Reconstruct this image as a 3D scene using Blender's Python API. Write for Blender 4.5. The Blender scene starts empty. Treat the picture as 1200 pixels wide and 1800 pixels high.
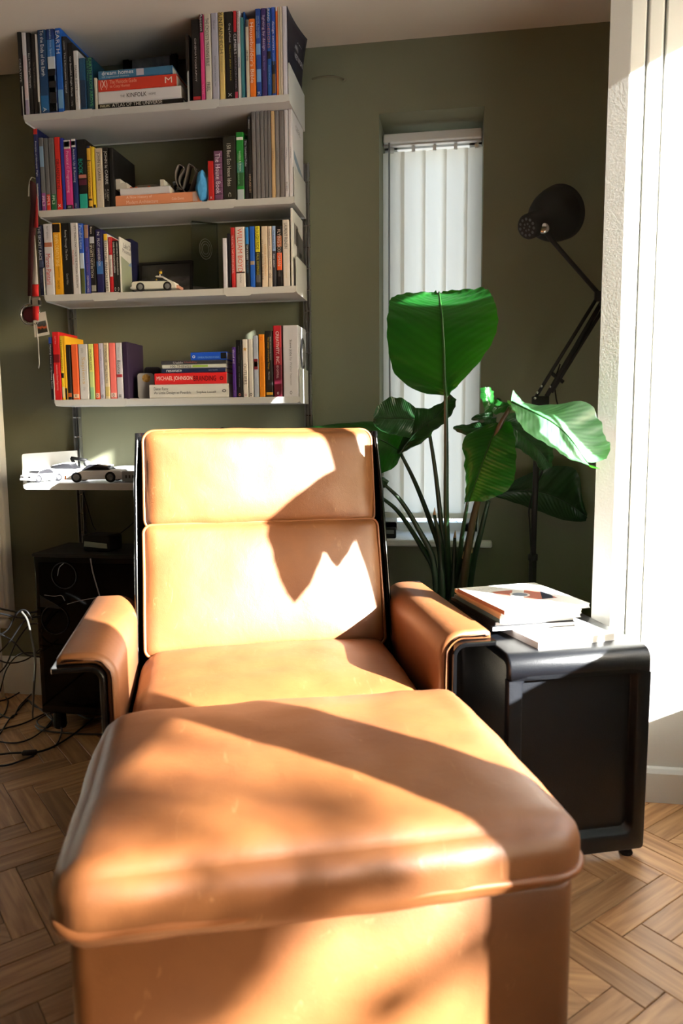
import bpy, bmesh, math, random
from mathutils import Vector, Matrix, Euler, noise
random.seed(7)
SC = bpy.context.scene
COL = SC.collection
V = Vector

# ------------------------------------------------------------------ camera
YAW, PITCH, ROLL, FPX = math.radians(8.9), math.radians(6.65), math.radians(0.45), 1300.0
EYE = V((0, 0, 1.06))
_f = V((-math.sin(YAW)*math.cos(PITCH), math.cos(YAW)*math.cos(PITCH), -math.sin(PITCH)))
_r = V((math.cos(YAW), math.sin(YAW), 0)); _d = _f.cross(_r)
_R = math.cos(ROLL)*_r + math.sin(ROLL)*_d
_D = -math.sin(ROLL)*_r + math.cos(ROLL)*_d
cam = bpy.data.objects.new('camera', bpy.data.cameras.new('camera'))
COL.objects.link(cam)
cam.matrix_world = Matrix(((_R.x, -_D.x, -_f.x, EYE.x), (_R.y, -_D.y, -_f.y, EYE.y), (_R.z, -_D.z, -_f.z, EYE.z), (0, 0, 0, 1)))
cam.data.sensor_fit = 'VERTICAL'; cam.data.sensor_height = 36.0; cam.data.lens = 36.0*FPX/1800.0
cam.data.clip_start = 0.05
cam.data.dof.use_dof = True; cam.data.dof.focus_distance = 2.45; cam.data.dof.aperture_fstop = 3.2
SC.camera = cam

# ------------------------------------------------------------------ light
SUN_AZ, SUN_EL = math.radians(26.0), math.radians(22.5)      # towards the sun: +X, a little -Y
to_sun = V((math.cos(SUN_AZ)*math.cos(SUN_EL), -math.sin(SUN_AZ)*math.cos(SUN_EL), math.sin(SUN_EL)))
sun = bpy.data.objects.new('sun', bpy.data.lights.new('sun', 'SUN'))
COL.objects.link(sun)
sun.data.energy = 76.0; sun.data.angle = math.radians(0.55); sun.data.color = (1.0, 0.97, 0.94)
sun.rotation_euler = to_sun.to_track_quat('Z', 'Y').to_euler()
w = bpy.data.worlds.new('world'); SC.world = w; w.use_nodes = True
_nt = w.node_tree; _nt.nodes.clear()
_sky = _nt.nodes.new('ShaderNodeTexSky'); _sky.sky_type = 'NISHITA'; _sky.sun_disc = False
_sky.sun_elevation = SUN_EL; _sky.sun_rotation = math.pi/2 + SUN_AZ; _sky.dust_density = 2.5; _sky.ozone_density = 0.7
_bg = _nt.nodes.new('ShaderNodeBackground'); _bg.inputs[1].default_value = 1.12
_wo = _nt.nodes.new('ShaderNodeOutputWorld')
_nt.links.new(_sky.outputs[0], _bg.inputs[0]); _nt.links.new(_bg.outputs[0], _wo.inputs[0])
SC.view_settings.view_transform = 'Standard'; SC.view_settings.look = 'None'
SC.view_settings.gamma = 1.0; SC.view_settings.use_curve_mapping = False
SC.view_settings.exposure = 0.0
try:
    SC.cycles.use_denoising = True; SC.cycles.max_bounces = 10; SC.cycles.diffuse_bounces = 6
    SC.cycles.transparent_max_bounces = 16; SC.cycles.sample_clamp_indirect = 8.0
except Exception:
    pass

# ------------------------------------------------------------------ helpers
def U(px, py, Y):
    """the point at depth Y (world) seen at this place of the photograph"""
    d = _R*((px-600.0)/FPX) + _D*((py-900.0)/FPX) + _f
    return EYE + d*(Y/d.y)
def UZ(px, py, z):
    d = _R*((px-600.0)/FPX) + _D*((py-900.0)/FPX) + _f
    return EYE + d*((z-EYE.z)/d.z)
def PR(p):
    q = V(p)-EYE; z = q.dot(_f)
    return (600+FPX*q.dot(_R)/z, 900+FPX*q.dot(_D)/z, z)

def lin(c):
    return tuple((x/12.92 if x <= 0.04045 else ((x+0.055)/1.055)**2.4) for x in c)
def rgb(r, g, b): return lin((r/255.0, g/255.0, b/255.0))
_mats = {}
def mat(name, col, rough=0.55, metal=0.0, spec=0.5, noise_amt=0.0, noise_scale=8.0, bump=0.0, bump_scale=60.0, coat=0.0, transl=0.0, trans_col=None):
    """a procedural Principled material with optional colour mottling, fine relief and translucency"""
    if name in _mats: return _mats[name]
    m = bpy.data.materials.new(name); m.use_nodes = True
    nt = m.node_tree; b = nt.nodes['Principled BSDF']
    b.inputs['Base Color'].default_value = (*col, 1); b.inputs['Roughness'].default_value = rough
    b.inputs['Metallic'].default_value = metal; b.inputs['Specular IOR Level'].default_value = spec
    b.inputs['Coat Weight'].default_value = coat
    tc = nt.nodes.new('ShaderNodeTexCoord')
    if noise_amt:
        n = nt.nodes.new('ShaderNodeTexNoise'); n.inputs['Scale'].default_value = noise_scale; n.inputs['Detail'].default_value = 6
        nt.links.new(tc.outputs['Object'], n.inputs['Vector'])
        r = nt.nodes.new('ShaderNodeValToRGB')
        r.color_ramp.elements[0].position = 0.3; r.color_ramp.elements[1].position = 0.7
        r.color_ramp.elements[0].color = (*[c*(1-noise_amt) for c in col], 1)
        r.color_ramp.elements[1].color = (*[min(1, c*(1+noise_amt*0.6)) for c in col], 1)
        nt.links.new(n.outputs[0], r.inputs[0]); nt.links.new(r.outputs[0], b.inputs['Base Color'])
    if bump:
        n2 = nt.nodes.new('ShaderNodeTexNoise'); n2.inputs['Scale'].default_value = bump_scale; n2.inputs['Detail'].default_value = 4
        nt.links.new(tc.outputs['Object'], n2.inputs['Vector'])
        bp = nt.nodes.new('ShaderNodeBump'); bp.inputs['Strength'].default_value = bump; bp.inputs['Distance'].default_value = 0.01
        nt.links.new(n2.outputs[0], bp.inputs['Height']); nt.links.new(bp.outputs[0], b.inputs['Normal'])
    if transl:
        t = nt.nodes.new('ShaderNodeBsdfTranslucent'); t.inputs[0].default_value = (*(trans_col or col), 1)
        mx = nt.nodes.new('ShaderNodeMixShader'); mx.inputs[0].default_value = transl
        out = nt.nodes['Material Output']
        nt.links.new(b.outputs[0], mx.inputs[1]); nt.links.new(t.outputs[0], mx.inputs[2]); nt.links.new(mx.outputs[0], out.inputs[0])
    _mats[name] = m
    return m
def cmat(c, rough=0.5):
    """plain printed card or plastic in an sRGB colour"""
    return mat('print_%02x%02x%02x_%d' % (c[0], c[1], c[2], int(rough*100)), rgb(*c), rough, spec=0.4)

def put(name, me, m=None, parent=None, loc=None, rot=None):
    o = bpy.data.objects.new(name, me); COL.objects.link(o)
    if m is not None and len(me.materials) == 0: me.materials.append(m)
    if parent is not None: o.parent = parent
    if loc is not None: o.location = loc
    if rot is not None: o.rotation_euler = rot
    return o
def obj(name, bm, m, parent=None, smooth=False, loc=None, rot=None):
    bm.normal_update()
    me = bpy.data.meshes.new(name); bm.to_mesh(me); bm.free()
    if smooth:
        me.polygons.foreach_set('use_smooth', [True]*len(me.polygons))
    me.update()
    return put(name, me, m, parent, loc, rot)
def thing(name, label, cat, loc=(0, 0, 0), rot=(0, 0, 0), group=None):
    o = bpy.data.objects.new(name, None); COL.objects.link(o); o.empty_display_size = 0.05
    o.location = loc; o.rotation_euler = rot
    return tag(o, label, cat, group)
def tag(o, label, cat, group=None):
    o['label'] = label; o['category'] = cat
    if group: o['group'] = group
    return o
def struct(o): o['kind'] = 'structure'; return o

def box(bm, x0, x1, y0, y1, z0, z1, bev=0.0, seg=2):
    r = bmesh.ops.create_cube(bm, size=1.0)
    vs = r['verts']
    for v in vs:
        v.co = V((x0+(v.co.x+.5)*(x1-x0), y0+(v.co.y+.5)*(y1-y0), z0+(v.co.z+.5)*(z1-z0)))
    if bev > 0:
        es = list({e for v in vs for e in v.link_edges})
        bmesh.ops.bevel(bm, geom=es, offset=bev, segments=seg, profile=0.5, affect='EDGES')
    return bm
def nbox(*a, **k): return box(bmesh.new(), *a, **k)
def ring_frames(pts, closed=False):
    n = len(pts); T = []
    for i in range(n):
        a = pts[(i-1) % n] if (closed or i > 0) else pts[0]
        b = pts[(i+1) % n] if (closed or i < n-1) else pts[-1]
        t = (b-a); T.append(t.normalized() if t.length > 1e-9 else V((0, 0, 1)))
    ref = V((0, 0, 1)) if abs(T[0].z) < 0.9 else V((1, 0, 0))
    nrm = T[0].cross(ref).normalized(); N = []
    for t in T:
        nrm = (nrm - t*nrm.dot(t))
        nrm = nrm.normalized() if nrm.length > 1e-6 else t.orthogonal().normalized()
        N.append(nrm)
    return T, N
def tube(bm, pts, r, seg=8, closed=False, cap=True, flat=1.0):
    pts = [V(p) for p in pts]; T, N = ring_frames(pts, closed); rings = []
    for i, p in enumerate(pts):
        rr = r[i] if isinstance(r, (list, tuple)) else r
        b = T[i].cross(N[i])
        rings.append([bm.verts.new(p + N[i]*(rr*math.cos(2*math.pi*k/seg)) + b*(rr*flat*math.sin(2*math.pi*k/seg))) for k in range(seg)])
    m = len(rings)
    for i in range(m if closed else m-1):
        A, B = rings[i], rings[(i+1) % m]
        for k in range(seg): bm.faces.new((A[k], A[(k+1) % seg], B[(k+1) % seg], B[k]))
    if cap and not closed:
        bm.faces.new(rings[0][::-1]); bm.faces.new(rings[-1])
    return bm
def spline(pts, n=8):
    """Catmull-Rom through the points, n steps per span"""
    P = [V(p) for p in pts]; out = []
    for i in range(len(P)-1):
        p0 = P[i-1] if i else P[0]*2-P[1]; p1, p2 = P[i], P[i+1]; p3 = P[i+2] if i+2 < len(P) else P[-1]*2-P[-2]
        for k in range(n):
            t = k/n
            out.append(0.5*((2*p1)+(p2-p0)*t+(2*p0-5*p1+4*p2-p3)*t*t+(3*p1-p0-3*p2+p3)*t**3))
    out.append(P[-1]); return out
def lathe(bm, prof, seg=24, axis=None, org=V((0, 0, 0))):
    """profile of (radius, height) revolved about Z (or about a given axis through org)"""
    M = Matrix.Identity(3) if axis is None else V(axis).to_track_quat('Z', 'Y').to_matrix()
    rings = []
    for r, h in prof:
        rings.append([bm.verts.new(org + M @ V((max(r, 1e-5)*math.cos(2*math.pi*k/seg), max(r, 1e-5)*math.sin(2*math.pi*k/seg), h))) for k in range(seg)])
    for A, B in zip(rings, rings[1:]):
        for k in range(seg): bm.faces.new((A[k], A[(k+1) % seg], B[(k+1) % seg], B[k]))
    bm.faces.new(rings[0][::-1]); bm.faces.new(rings[-1])
    return bm
def prism(bm, poly, y0, y1, bev=0.0, axis='y', seg=2):
    """a polygon of (x, z) pushed from y0 to y1 (axis y), or of (x, y) from z0 to z1 (axis z), or of (y, z) along x"""
    def P(a, b, t): return V((a, t, b)) if axis == 'y' else (V((a, b, t)) if axis == 'z' else V((t, a, b)))
    A = [bm.verts.new(P(a, b, y0)) for a, b in poly]; B = [bm.verts.new(P(a, b, y1)) for a, b in poly]
    n = len(poly); fs = [bm.faces.new(A), bm.faces.new(B[::-1])]
    for k in range(n): bm.faces.new((A[k], B[k], B[(k+1) % n], A[(k+1) % n]))
    bmesh.ops.recalc_face_normals(bm, faces=bm.faces[:])
    if bev > 0:
        es = [e for f in fs for e in f.edges]
        bmesh.ops.bevel(bm, geom=es, offset=bev, segments=seg, profile=0.5, affect='EDGES')
    return bm
def rrect(x0, x1, z0, z1, r, n=5):
    out = []
    for cx, cz, a0 in ((x1-r, z1-r, 0), (x0+r, z1-r, 90), (x0+r, z0+r, 180), (x1-r, z0+r, 270)):
        for k in range(n+1):
            a = math.radians(a0+90*k/n); out.append((cx+r*math.cos(a), cz+r*math.sin(a)))
    return out
def quad(bm, a, b, c, d):
    return bm.faces.new([bm.verts.new(V(p)) for p in (a, b, c, d)])

TEXTS = []     # lettering is collected and turned into meshes in one pass at the end
def text(s, parent, org, right, up, length, height, m, name='title', fit=True, align='c', thick=0.0):
    """flat lettering: org = centre (or start) of the line; right, up = unit directions; length x height = box it fills"""
    TEXTS.append((s, parent, V(org), V(right).normalized(), V(up).normalized(), length, height, m, name, fit, align, thick))
def build_texts():
    made = []
    for t in TEXTS:
        cu = bpy.data.curves.new('lettering', 'FONT'); cu.body = t[0]; cu.size = 1.0; cu.resolution_u = 2; cu.offset = t[11]
        cu.fill_mode = 'FRONT'
        o = bpy.data.objects.new('lettering', cu); COL.objects.link(o); made.append(o)
    dg = bpy.context.evaluated_depsgraph_get(); dg.update()
    for o, t in zip(made, TEXTS):
        me = bpy.data.meshes.new_from_object(o.evaluated_get(dg))
        s, parent, org, rt, up, L, H, m, name, fit, align, th = t
        if len(me.vertices) == 0: continue
        xs = [v.co.x for v in me.vertices]; ys = [v.co.y for v in me.vertices]
        x0, x1, y0, y1 = min(xs), max(xs), min(ys), max(ys)
        sx, sy = L/max(1e-6, x1-x0), H/max(1e-6, y1-y0)
        if not fit: sx = sy = min(sx, sy)
        cx = (x0+x1)/2 if align == 'c' else x0
        cy = (y0+y1)/2
        for v in me.vertices:
            v.co = org + rt*((v.co.x-cx)*sx) + up*((v.co.y-cy)*sy)
        me.name = name; me.materials.clear(); me.materials.append(m)
        put(name, me, None, parent)
    for o in made:
        cu = o.data; bpy.data.objects.remove(o); bpy.data.curves.remove(cu)
# ================================================================== materials of the place
M_WALL = mat('wall_paint_olive', rgb(120, 122, 100), 0.85, noise_amt=0.05, noise_scale=3, bump=0.06, bump_scale=220)
M_WHITE = mat('white_paint', rgb(232, 231, 226), 0.6, bump=0.03, bump_scale=180)
M_CEIL = mat('ceiling_paint', rgb(208, 202, 193), 0.9)
M_METAL_W = mat('off_white_powder_coat', rgb(194, 195, 195), 0.45)
M_ALU = mat('aluminium', rgb(150, 152, 152), 0.4, 0.85)
M_STEEL = mat('bright_steel', rgb(190, 190, 190), 0.25, 1.0)
M_BLACK = mat('black_satin', rgb(16, 17, 19), 0.4)
M_BLACKG = mat('black_gloss', rgb(8, 8, 9), 0.12)
M_BLACKM = mat('black_matt', rgb(14, 14, 15), 0.7)
M_BLIND = mat('blind_fabric', rgb(232, 228, 216), 0.9, bump=0.05, bump_scale=300, transl=0.56, trans_col=(1.0, .96, .88))
M_UPVC = mat('white_upvc', rgb(236, 238, 240), 0.35)
M_PAPER = mat('paper_pages', rgb(222, 214, 196), 0.9, noise_amt=0.08, noise_scale=40)

def glass_mat():
    m = bpy.data.materials.new('clear_pane'); m.use_nodes = True; nt = m.node_tree; nt.nodes.clear()
    t = nt.nodes.new('ShaderNodeBsdfTransparent'); t.inputs[0].default_value = (0.97, 0.985, 0.98, 1)
    g = nt.nodes.new('ShaderNodeBsdfGlossy'); g.inputs['Roughness'].default_value = 0.02
    fr = nt.nodes.new('ShaderNodeFresnel'); fr.inputs[0].default_value = 1.35
    mx = nt.nodes.new('ShaderNodeMixShader'); o = nt.nodes.new('ShaderNodeOutputMaterial')
    nt.links.new(fr.outputs[0], mx.inputs[0]); nt.links.new(t.outputs[0], mx.inputs[1]); nt.links.new(g.outputs[0], mx.inputs[2])
    nt.links.new(mx.outputs[0], o.inputs[0]); return m
M_GLASS = glass_mat()

def oak_mat():
    m = bpy.data.materials.new('oak_parquet'); m.use_nodes = True; nt = m.node_tree; b = nt.nodes['Principled BSDF']
    oi = nt.nodes.new('ShaderNodeObjectInfo'); tc = nt.nodes.new('ShaderNodeTexCoord'); at = nt.nodes.new('ShaderNodeAttribute'); at.attribute_name = 'shade'
    ad = nt.nodes.new('ShaderNodeMath'); ad.operation = 'ADD'
    mp = nt.nodes.new('ShaderNodeMapping'); mp.inputs['Scale'].default_value = (5, 60, 60)
    cb = nt.nodes.new('ShaderNodeCombineXYZ')
    mul = nt.nodes.new('ShaderNodeMath'); mul.operation = 'MULTIPLY'; mul.inputs[1].default_value = 37.0
    nt.links.new(oi.outputs['Random'], ad.inputs[0]); nt.links.new(at.outputs['Fac'], ad.inputs[1])
    nt.links.new(ad.outputs[0], mul.inputs[0])
    for i in range(3): nt.links.new(mul.outputs[0], cb.inputs[i])
    nt.links.new(cb.outputs[0], mp.inputs['Location'])
    nt.links.new(tc.outputs['Object'], mp.inputs['Vector'])
    n = nt.nodes.new('ShaderNodeTexNoise'); n.inputs['Scale'].default_value = 1.0; n.inputs['Detail'].default_value = 7; n.inputs['Distortion'].default_value = 0.6
    nt.links.new(mp.outputs[0], n.inputs['Vector'])
    r = nt.nodes.new('ShaderNodeValToRGB'); r.color_ramp.elements[0].position = 0.28; r.color_ramp.elements[1].position = 0.72
    r.color_ramp.elements[0].color = (*rgb(146, 100, 60), 1); r.color_ramp.elements[1].color = (*rgb(204, 158, 110), 1)
    nt.links.new(n.outputs[0], r.inputs[0])
    hs = nt.nodes.new('ShaderNodeHueSaturation')
    mr = nt.nodes.new('ShaderNodeMapRange'); mr.inputs['To Min'].default_value = 0.72; mr.inputs['To Max'].default_value = 1.18
    fr = nt.nodes.new('ShaderNodeMath'); fr.operation = 'FRACT'; nt.links.new(ad.outputs[0], fr.inputs[0])
    nt.links.new(fr.outputs[0], mr.inputs['Value']); nt.links.new(mr.outputs[0], hs.inputs['Value']); nt.links.new(r.outputs[0], hs.inputs['Color'])
    nt.links.new(hs.outputs[0], b.inputs['Base Color']); b.inputs['Roughness'].default_value = 0.42
    bp = nt.nodes.new('ShaderNodeBump'); bp.inputs['Strength'].default_value = 0.12; bp.inputs['Distance'].default_value = 0.004
    nt.links.new(n.outputs[0], bp.inputs['Height']); nt.links.new(bp.outputs[0], b.inputs['Normal'])
    return m
M_OAK = oak_mat()
M_GAP = mat('parquet_joint', rgb(58, 36, 20), 0.9)

# ================================================================== room shell
WY = 2.65                                   # back wall
CEIL = 2.345
XL, XR, YB = -3.2, 1.0, -4.5                # side wall, window wall, wall behind the camera
WX0, WX1, WZ0, WZ1 = -0.275, 0.078, 0.64, 2.115     # narrow window hole
bm = bmesh.new()
for a in ((XL-.2, WX0, WY, WY+.3, -.05, CEIL+.1), (WX1, XR+.2, WY, WY+.3, -.05, CEIL+.1), (WX0, WX1, WY, WY+.3, -.05, WZ0), (WX0, WX1, WY, WY+.3, WZ1, CEIL+.1)):
    box(bm, *a)
struct(obj('wall_back', bm, M_WALL))
struct(obj('wall_left', nbox(XL-.2, XL, YB, WY, -.05, CEIL+.1), M_WALL))
struct(obj('wall_front', nbox(XL-.2, XR+.2, YB-.2, YB, -.05, CEIL+.1), M_WALL))
struct(obj('ceiling', nbox(XL-.2, XR+.3, YB-.2, WY+.3, CEIL, CEIL+.12), M_CEIL))
# window wall: two glazed openings with a pier between them
PIER0, PIER1 = 0.60, 0.705
SILL1, SILL2 = 0.80, 0.52
HEAD, HEAD2, HEAD3 = 2.10, 1.27, 2.30
STEP, HEADS = 1.545, 2.02
J1, J2 = 1.725, 1.73
SILL3, D0 = .42, -.1
bm = bmesh.new()
box(bm, XR, XR+.1, YB, D0, -.05, CEIL)
box(bm, XR, XR+.1, D0, PIER0, -.05, SILL2); box(bm, XR, XR+.1, D0, PIER0, HEAD2, CEIL)
box(bm, XR, XR+.1, PIER0, PIER1, -.05, CEIL)
box(bm, XR, XR+.1, PIER1, J1, -.05, SILL1); box(bm, XR, XR+.1, PIER1, STEP, HEAD, CEIL); box(bm, XR, XR+.1, STEP, J1, HEADS, CEIL)
box(bm, XR, XR+.1, J1, J2, -.05, CEIL)
box(bm, XR, XR+.1, J2, 1.94, -.05, SILL3); box(bm, XR, XR+.1, J2, 1.94, HEAD3, CEIL)
box(bm, XR, XR+.1, 1.94, WY, -.05, CEIL)
struct(obj('wall_window', bm, M_WALL))
def glazing(n, y0, y1, z0, z1, frame=.035, mull=()):
    bm = bmesh.new(); x0, x1 = XR+.03, XR+.075
    box(bm, x0, x1, y0, y0+frame, z0, z1); box(bm, x0, x1, y1-frame, y1, z0, z1)
    box(bm, x0, x1, y0, y1, z0, z0+frame); box(bm, x0, x1, y0, y1, z1-frame, z1)
    for y in mull: box(bm, x0, x1, y-.02, y+.02, z0, z1)
    o = struct(obj('window_%d' % n, bm, M_UPVC))
    obj('pane', nbox(XR+.05, XR+.056, y0+frame, y1-frame, z0+frame, z1-frame), M_GLASS, o)
glazing(1, PIER1, STEP, SILL1, HEAD)
glazing(5, STEP, J1, SILL1, HEADS)
glazing(4, J2, 1.94, SILL3, HEAD3)
glazing(2, D0, PIER0, SILL2, HEAD2)

# white stub wall with skirting at the window end, and the boxed casing at its edge
struct(obj('wall_right', nbox(.515, XR, 2.10, WY, 0, CEIL), M_WHITE))
bm = bmesh.new(); prism(bm, [(2.10, 0), (2.083, 0), (2.083, .085), (2.09, .097), (2.10, .10)], .515, XR, axis='x')
struct(obj('baseboard_right', bm, M_WHITE))
o = struct(obj('trim_1', nbox(.428, .512, 2.118, 2.40, 0, CEIL, bev=.004), M_WHITE))
bm = bmesh.new(); prism(bm, [(.422, 2.088), (.376, 2.1095), (.378, 2.1175), (.422, 2.098)], 0, CEIL, bev=.0015, axis='z')
obj('casing_board', bm, M_WHITE, o)
obj('casing_board', nbox(.4225, .460, 2.088, 2.118, 0, CEIL, bev=.003), M_WHITE, o)
obj('casing_board', nbox(.467, .502, 2.088, 2.118, 0, CEIL, bev=.003), M_WHITE, o)
# skirting of the back wall
bm = bmesh.new(); prism(bm, [(WY, 0), (WY-.017, 0), (WY-.017, .13), (WY-.008, .145), (WY, .15)], XL, .418, axis='x')
struct(obj('baseboard_back', bm, M_WHITE))

# ------------------------------------------------------------------ floor: herringbone oak blocks
fl = struct(obj('floor', nbox(XL-.2, XR+.2, YB-.2, WY+.3, -.06, -.004), M_GAP))
BW = 0.0683; NB = 4
e1, e2 = V((.7071, .7071, 0)), V((-.7071, .7071, 0))
P0, Q0 = 1.374, 0.812-5*BW
blk = nbox(-BW*NB/2+.0007, BW*NB/2-.0007, -BW/2+.0007, BW/2-.0007, -.004, 0, bev=.0012, seg=1)
bme = bpy.data.meshes.new('parquet_block'); blk.to_mesh(bme); blk.free(); bme.materials.append(M_OAK)
cells = []
for j in range(-60, 60):
    for m in range(-12, 13):
        x, y = j+2*NB*m, j                     # block along e1
        cells.append((x+NB/2, y+.5, 0))
        x, y = j, j+1+2*NB*m                   # block along e2
        cells.append((x+.5, y+NB/2, 1))
near, far = [], []
for x, y, k in cells:
    p = e1*(P0-x*BW) + e2*(Q0+y*BW)
    if not (XL-.1 < p.x < XR+.1 and YB < p.y < WY): continue
    q = PR(p) if (p-EYE).dot(_f) > .2 else (9e9, 0, 0)
    vis = -60 < q[0] < 1260 and q[1] < 1900
    hid = -.50 < p.x < .22 and p.y < 2.3 and q[0] < 1000 and q[0] > 150
    (near if vis and not hid else far).append((p, k, q[2]))
near.sort(key=lambda t: t[2]); far += near[290:]; near = near[:290]
A45 = math.radians(45)
for i, (p, k, _) in enumerate(near):
    o = bpy.data.objects.new('parquet_block', bme); COL.objects.link(o); o.parent = fl
    o.location = p + V((0, 0, random.uniform(-.0006, .0002))); o.rotation_euler = (0, 0, A45 if k == 0 else A45+math.pi/2)
bm = bmesh.new(); sh = []
for p, k, _ in far:
    a = (e1 if k == 0 else e2)*(BW*NB/2-.0007); b = (e2 if k == 0 else -e1)*(BW/2-.0007)
    vs = [bm.verts.new(V((p.x, p.y, z)) + s*a + t*b) for z in (-.0005, -.004) for s, t in ((-1, -1), (1, -1), (1, 1), (-1, 1))]
    bm.faces.new(vs[:4])
    for q in range(4): bm.faces.new((vs[q], vs[q+4], vs[(q+1) % 4+4], vs[(q+1) % 4]))
    sh += [random.random()]*8
o = obj('parquet_blocks', bm, M_OAK, fl); o['kind'] = 'stuff'
at = o.data.attributes.new('shade', 'FLOAT', 'POINT'); at.data.foreach_set('value', sh)

# ------------------------------------------------------------------ narrow window in the back wall
bm = bmesh.new(); y0, y1 = WY+.215, WY+.27
box(bm, WX0, WX0+.045, y0, y1, WZ0, WZ1); box(bm, WX1-.045, WX1, y0, y1, WZ0, WZ1)
box(bm, WX0, WX1, y0, y1, WZ0, WZ0+.045); box(bm, WX0, WX1, y0, y1, WZ1-.045, WZ1)
o = struct(obj('window_3', bm, M_UPVC))
obj('pane', nbox(WX0+.04, WX1-.04, y0+.02, y0+.026, WZ0+.04, WZ1-.04), M_GLASS, o)
struct(obj('trim_2', nbox(-.30, .125, WY-.03, WY+.23, .628, .652, bev=.006), M_WHITE))
# ================================================================== leather and the armchair
CA = math.radians(19.35)
WD, DD = V((math.cos(CA), math.sin(CA), 0)), V((-math.sin(CA), math.cos(CA), 0))
def CF(u, v, z=0.0): return WD*u + DD*v + V((0, 0, z))

def leather_mat():
    m = bpy.data.materials.new('tan_leather'); m.use_nodes = True; nt = m.node_tree; b = nt.nodes['Principled BSDF']
    tc = nt.nodes.new('ShaderNodeTexCoord'); L = nt.links.new
    n = nt.nodes.new('ShaderNodeTexNoise'); n.inputs['Scale'].default_value = 4.5; n.inputs['Detail'].default_value = 5; n.inputs['Roughness'].default_value = .55
    L(tc.outputs['Object'], n.inputs['Vector'])
    r = nt.nodes.new('ShaderNodeValToRGB'); r.color_ramp.elements[0].position = .3; r.color_ramp.elements[1].position = .7
    r.color_ramp.elements[0].color = (*rgb(106, 60, 27), 1); r.color_ramp.elements[1].color = (*rgb(127, 78, 38), 1)
    L(n.outputs[0], r.inputs[0])
    # pale scuffs and scratches
    mp = nt.nodes.new('ShaderNodeMapping'); mp.inputs['Scale'].default_value = (9, 2.2, 4); mp.inputs['Rotation'].default_value = (.3, .2, .9)
    L(tc.outputs['Object'], mp.inputs['Vector'])
    s = nt.nodes.new('ShaderNodeTexNoise'); s.inputs['Scale'].default_value = 5; s.inputs['Detail'].default_value = 8; s.inputs['Distortion'].default_value = 1.5
    L(mp.outputs[0], s.inputs['Vector'])
    sr = nt.nodes.new('ShaderNodeValToRGB'); sr.color_ramp.elements[0].position = .66; sr.color_ramp.elements[1].position = .75
    L(s.outputs[0], sr.inputs[0])
    mx = nt.nodes.new('ShaderNodeMixRGB'); mx.blend_type = 'MIX'; mx.inputs[2].default_value = (*rgb(158, 112, 72), 1)
    sc = nt.nodes.new('ShaderNodeMath'); sc.operation = 'MULTIPLY'; sc.inputs[1].default_value = .45
    L(sr.outputs[0], sc.inputs[0]); L(sc.outputs[0], mx.inputs[0]); L(r.outputs[0], mx.inputs[1]); L(mx.outputs[0], b.inputs['Base Color'])
    b.inputs['Roughness'].default_value = .47; b.inputs['Specular IOR Level'].default_value = .55; b.inputs['Coat Weight'].default_value = .35; b.inputs['Coat Roughness'].default_value = .62
    v = nt.nodes.new('ShaderNodeTexVoronoi'); v.inputs['Scale'].default_value = 420; L(tc.outputs['Object'], v.inputs['Vector'])
    w2 = nt.nodes.new('ShaderNodeTexNoise'); w2.inputs['Scale'].default_value = 26; w2.inputs['Detail'].default_value = 5; w2.inputs['Distortion'].default_value = .8
    L(tc.outputs['Object'], w2.inputs['Vector'])
    b1 = nt.nodes.new('ShaderNodeBump'); b1.inputs['Strength'].default_value = .12; b1.inputs['Distance'].default_value = .002; L(v.outputs[0], b1.inputs['Height'])
    b2 = nt.nodes.new('ShaderNodeBump'); b2.inputs['Strength'].default_value = .11; b2.inputs['Distance'].default_value = .008; L(w2.outputs[0], b2.inputs['Height'])
    L(b1.outputs[0], b2.inputs['Normal']); L(b2.outputs[0], b.inputs['Normal'])
    return m
M_LEATH = leather_mat()
M_PIPE = mat('leather_piping', rgb(130, 78, 42), .42)

def cushion(size, r, puff, amp=.003, N=26, seed=0.0, creases=()):
    """a padded block: rounded box whose faces swell by puff along x, y, z, slightly wrinkled"""
    w, d, h = size; bm = bmesh.new()
    bmesh.ops.create_cube(bm, size=2.0)
    bmesh.ops.subdivide_edges(bm, edges=bm.edges[:], cuts=N, use_grid_fill=True)
    hx, hy, hz = w/2, d/2, h/2
    for v in bm.verts:
        a, b, c = v.co
        # crowd the rows towards the edges
        e = [math.copysign(abs(t)**.8, t) for t in (a, b, c)]
        p = V((e[0]*hx, e[1]*hy, e[2]*hz))
        q = V((max(-hx+r, min(hx-r, p.x)), max(-hy+r, min(hy-r, p.y)), max(-hz+r, min(hz-r, p.z))))
        n = p-q
        if n.length > 1e-9: p = q + n.normalized()*r
        def bul(s, t): return (1-abs(s)**3.5)*(1-abs(t)**3.5)
        p.x += puff[0]*e[0]*bul(e[1], e[2]); p.y += puff[1]*e[1]*bul(e[0], e[2]); p.z += puff[2]*e[2]*bul(e[0], e[1])
        nn = (p-q*.9).normalized()
        s = noise.noise(p*7+V((seed, 0, 0)))*amp + noise.noise(p*19+V((0, seed, 3)))*amp*.5
        for (cx, cz, L, ang, dep) in creases:       # dimpled creases on the +-y faces
            dx, dz = p.x-cx, p.z-cz
            al = dx*math.sin(ang)+dz*math.cos(ang); ac = dx*math.cos(ang)-dz*math.sin(ang)
            if abs(al) < L: s -= dep*math.exp(-(ac/.006)**2)*(1-(al/L)**2) - dep*.6*math.exp(-((ac-.014)/.009)**2)*(1-(al/L)**2)
        v.co = p + nn*s
    return bm
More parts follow.
